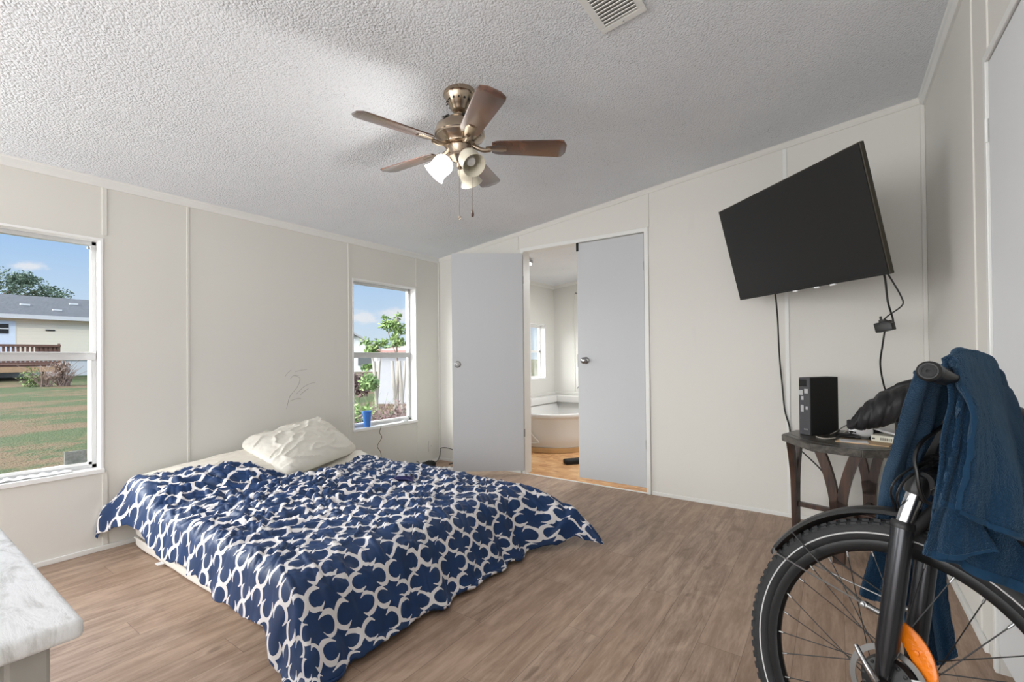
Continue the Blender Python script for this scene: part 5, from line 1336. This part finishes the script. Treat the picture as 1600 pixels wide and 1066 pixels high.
t = thing('dead_shrub', (-24.5, .9, gz(-24)), 'dried brown shrub with broad wilted leaves beside the end of the deck', 'shrub')
bm = B(); brush(bm, (-24.5, 1.25, gz(-24)), 40, 1.2, .3, .02); brush(bm, (-24.5, 1.80, gz(-24)), 60, 1.3, .3, .02); obj('stems', bm, m_dead, t)
bm = B(); foliage(bm, (-24.5, 1.7, .7), .35, 160, .09, (.8, .8, 1.6), 3, 0); obj('wilted_leaves', bm, m_dead, t, False)
t = thing('weed_shrub', (-24.8, .8, gz(-24)), 'small yellow-green shrub growing under the end of the deck', 'shrub')
bm = B(); foliage(bm, (-24.8, .85, .30), .40, 380, .05, (.8, .9, 1.3), 6, 0); obj('leaves', bm, m_leaf2, t, False)
bm = B(); brush(bm, (-24.8, .85, gz(-24)), 20, .7, .3, .01); obj('stems', bm, m_bark, t)
# view through the small window: direction about (-.80,.66)
t = thing('garden_shed', (-7.9, 6.6, -.5), 'white shed wall with a faded red roof seen through the small window', 'shed')
Ts = Matrix.Translation((-7.15, 5.55, -.5)) @ Matrix.Rotation(math.radians(38), 4, 'Z')    # x to the right in view, y away
bm = B(); box(bm, -.50, 3.0, 0, 2.4, 0, 1.74, 0, Ts); obj('shed_wall', bm, M('whitewashed_wall', sr(158, 158, 164), .8, var=.04), t, False)
m_redroof = M('faded_red_roof', sr(176, 128, 122), .8, var=.1, vs=4)
bm = B(); A = [(-.65, -.2, 1.72), (3.2, -.2, 1.72), (3.2, 2.6, 1.72), (-.65, 2.6, 1.72), (.9, 1.2, 2.06), (2.9, 1.2, 2.12), (-.65, -.2, 1.80), (3.2, -.2, 1.80), (3.2, 2.6, 1.80), (-.65, 2.6, 1.80)]
v = [bm.verts.new(Ts @ Vector(a_)) for a_ in A]
for f_ in [(0, 3, 2, 1), (0, 1, 7, 6), (1, 2, 8, 7), (2, 3, 9, 8), (3, 0, 6, 9), (6, 7, 5, 4), (7, 8, 5), (8, 9, 4, 5), (9, 6, 4)]: bm.faces.new([v[i] for i in f_])
obj('shed_roof', bm, m_redroof, t, False)
GO, GA, GB = Vector((3.4535, -3.5823, 1.085)), Vector((-.5737, .8190, .0084)), Vector((.8190, .5736, -.0096))   # garden axes beyond the small window
def vp(u, t_):       # garden point at bearing u and distance t_ along the axes above
    return GO+(GA+GB*((u-800)/722.98))*t_
def tree_at(name, label, u, t_, trunk, leaves, mat, cat='tree', lm=None, z0=-.5, group=None):
    p_ = vp(u, t_); th = thing(name, (p_.x, p_.y, z0), label, cat, group)
    bm = B(); 
    for br in trunk: tube(bm, spline([vp(u+du, t_)+Vector((0, 0, z_-vp(u+du, t_).z)) for du, z_ in br[0]], 4), br[1], 7)
    obj('trunk', bm, mat, th)
    if leaves:
        bm = B()
        for i, (du, z_, R_, n_) in enumerate(leaves):
            q = vp(u+du, t_); foliage(bm, (q.x, q.y, z_), R_, n_, .05, (1, 1, .8), i+7, 0)
        obj('foliage', bm, lm or m_leaf2, th, False)
    return th
m_pale = M('pale_bark', sr(150, 144, 138), .8, var=.1)
tree_at('sapling', 'tall thin sapling with bright green leaves rising above the shed roof', 622, 10.5, [([(-2, -.5), (0, .6), (-2, 1.3), (0, 2.0)], .02), ([(-1, 1.1), (-12, 1.5), (-22, 2.05)], .010), ([(0, 1.7), (-6, 1.8), (-16, 1.75)], .008)],
        [(-4, 1.80, .20, 160), (-12, 1.85, .16, 120), (-20, 1.84, .12, 80), (2, 1.70, .18, 120), (0, 1.42, .15, 100), (-4, 1.50, .12, 70), (5, 1.45, .12, 60), (2, 2.05, .08, 30), (-21, 2.0, .07, 20)], m_bark, lm=m_leaf2)
tree_at('sapling', 'leafy sapling left of centre in the small window, in front of the white shed corner', 578, 10.0, [([(8, -.5), (9, .3), (6, .9), (0, 1.35)], .02), ([(9, .2), (14, .7), (16, 1.1)], .014)],
        [(-6, 1.42, .12, 60), (0, 1.28, .15, 90), (6, 1.22, .14, 90), (12, 1.38, .12, 60), (22, 1.42, .10, 50), (-6, .86, .10, 70), (1, .90, .10, 70)], m_pale)
for (u_, lab) in ((588, 'forked pale bare trunk at the left edge of the white shed wall'), (617, 'thin pale bare trunk in the middle of the white shed wall'), (628, 'rough pale bare trunk nearest the right frame of the small window')):
    tree_at('bare_trunk', lab, u_, 9.4, [([(0, -.5), (0, .2), (-2, .6), (-4, 1.02)], .035), ([(0, .2), (3, .6), (5, 1.02)], .028)], None, m_pale, group='bare trunks in front of the white shed')
def bush(name, label, u, t_, R_, n, z_, mat, s=.04, sq=(1, 1, .8), br=0, z0=-.36, h=1, sp=.8):
    p_ = vp(u, t_); th = thing(name, (p_.x, p_.y, z0), label, 'shrub'); bm = B()
    if n: foliage(bm, (p_.x, p_.y, z_), R_, n, s, sq, int(u), 0)
    brush(bm, (p_.x, p_.y, z0-.05), br or 30, h if br else max(.3, z_-z0), sp if br else .3, .006)
    obj('foliage', bm, mat, th, False); return th
m_green = leafmat('mid_green_leaves', sr(84, 112, 66), sr(126, 150, 92))
bush('bush', 'green rounded bush at the left of the small window beside the shed corner', 577, 8.6, .20, 500, .62, m_green)
bush('bush', 'low green bush under the purple-brown bush in the small window', 564, 7.6, .34, 700, .10, m_green, .05, (1, 1, .6))
bush('bush', 'purple-brown bush at the left edge of the small window', 558, 9.0, .26, 800, .55, m_dead2, .045, (1, 1, .9))
bush('dry_bush', 'dry grey-brown brush in front of the white shed wall, its left part', 597, 7.4, .32, 420, .08, m_dead2, .03, (1, 1, .8), 220, -.36, .85, .9)
bush('dry_bush', 'dry tangled brush at the lower right of the small window', 624, 6.6, .32, 420, .15, m_dead2, .03, (.9, .9, 1), 260, -.36, .95, .7)
t = thing('gabled_house', (-30, 30, 0), 'distant white gabled house at the left edge of the small window', 'house')
Tw = Matrix.Translation(vp(553, 36)+Vector((0, 0, -1.5))) @ Matrix.Rotation(math.radians(48), 4, 'Z')
bm = B(); A = [(-3, 0, -1.4), (2.6, 0, -1.4), (2.6, 0, 1.4), (.0, 0, 2.9), (-3, 0, 1.4)]
v0 = [bm.verts.new(Tw @ Vector(a_)) for a_ in A]; v1 = [bm.verts.new(Tw @ Vector((a_[0], 6, a_[2]))) for a_ in A]
for i in range(5): bm.faces.new((v0[i], v0[(i+1) % 5], v1[(i+1) % 5], v1[i]))
bm.faces.new(v0); bm.faces.new(v1[::-1]); obj('house_wall', bm, m_ext, t, False)
bm = B(); box(bm, .3, 1.3, -.06, .0, .5, 1.3, 0, Tw); obj('window', bm, m_steel, t, False)
bm = B()
for s in (-1, 1):
    p0, p1 = ((0, 2.95), (2.9, 1.25)) if s > 0 else ((0, 2.95), (-3.3, 1.05))
    q = [bm.verts.new(Tw @ Vector(c_)) for c_ in [(p0[0], -.3, p0[1]), (p1[0], -.3, p1[1]), (p1[0], 6.3, p1[1]), (p0[0], 6.3, p0[1]), (p0[0], -.3, p0[1]+.15), (p1[0], -.3, p1[1]+.15), (p1[0], 6.3, p1[1]+.15), (p0[0], 6.3, p0[1]+.15)]]
    for f_ in [(0, 3, 2, 1), (4, 5, 6, 7), (0, 1, 5, 4), (1, 2, 6, 5), (2, 3, 7, 6), (3, 0, 4, 7)]: bm.faces.new([q[i] for i in f_])
obj('house_roof', bm, M('grey_roof', sr(140, 142, 146), .9), t, False)
bm = B()
for i in range(30):
    q = vp(530+i*5, 85); foliage(bm, (q.x, q.y, 1.6+.5*math.sin(i*1.7)), 2.4, 150, .45, (1, 1, .75), i)
tag(obj('treeline', bm, leafmat('far_trees', sr(104, 130, 96), sr(138, 160, 124)), None, False), 'distant line of green trees on the horizon in the small window', 'trees', kind='stuff')
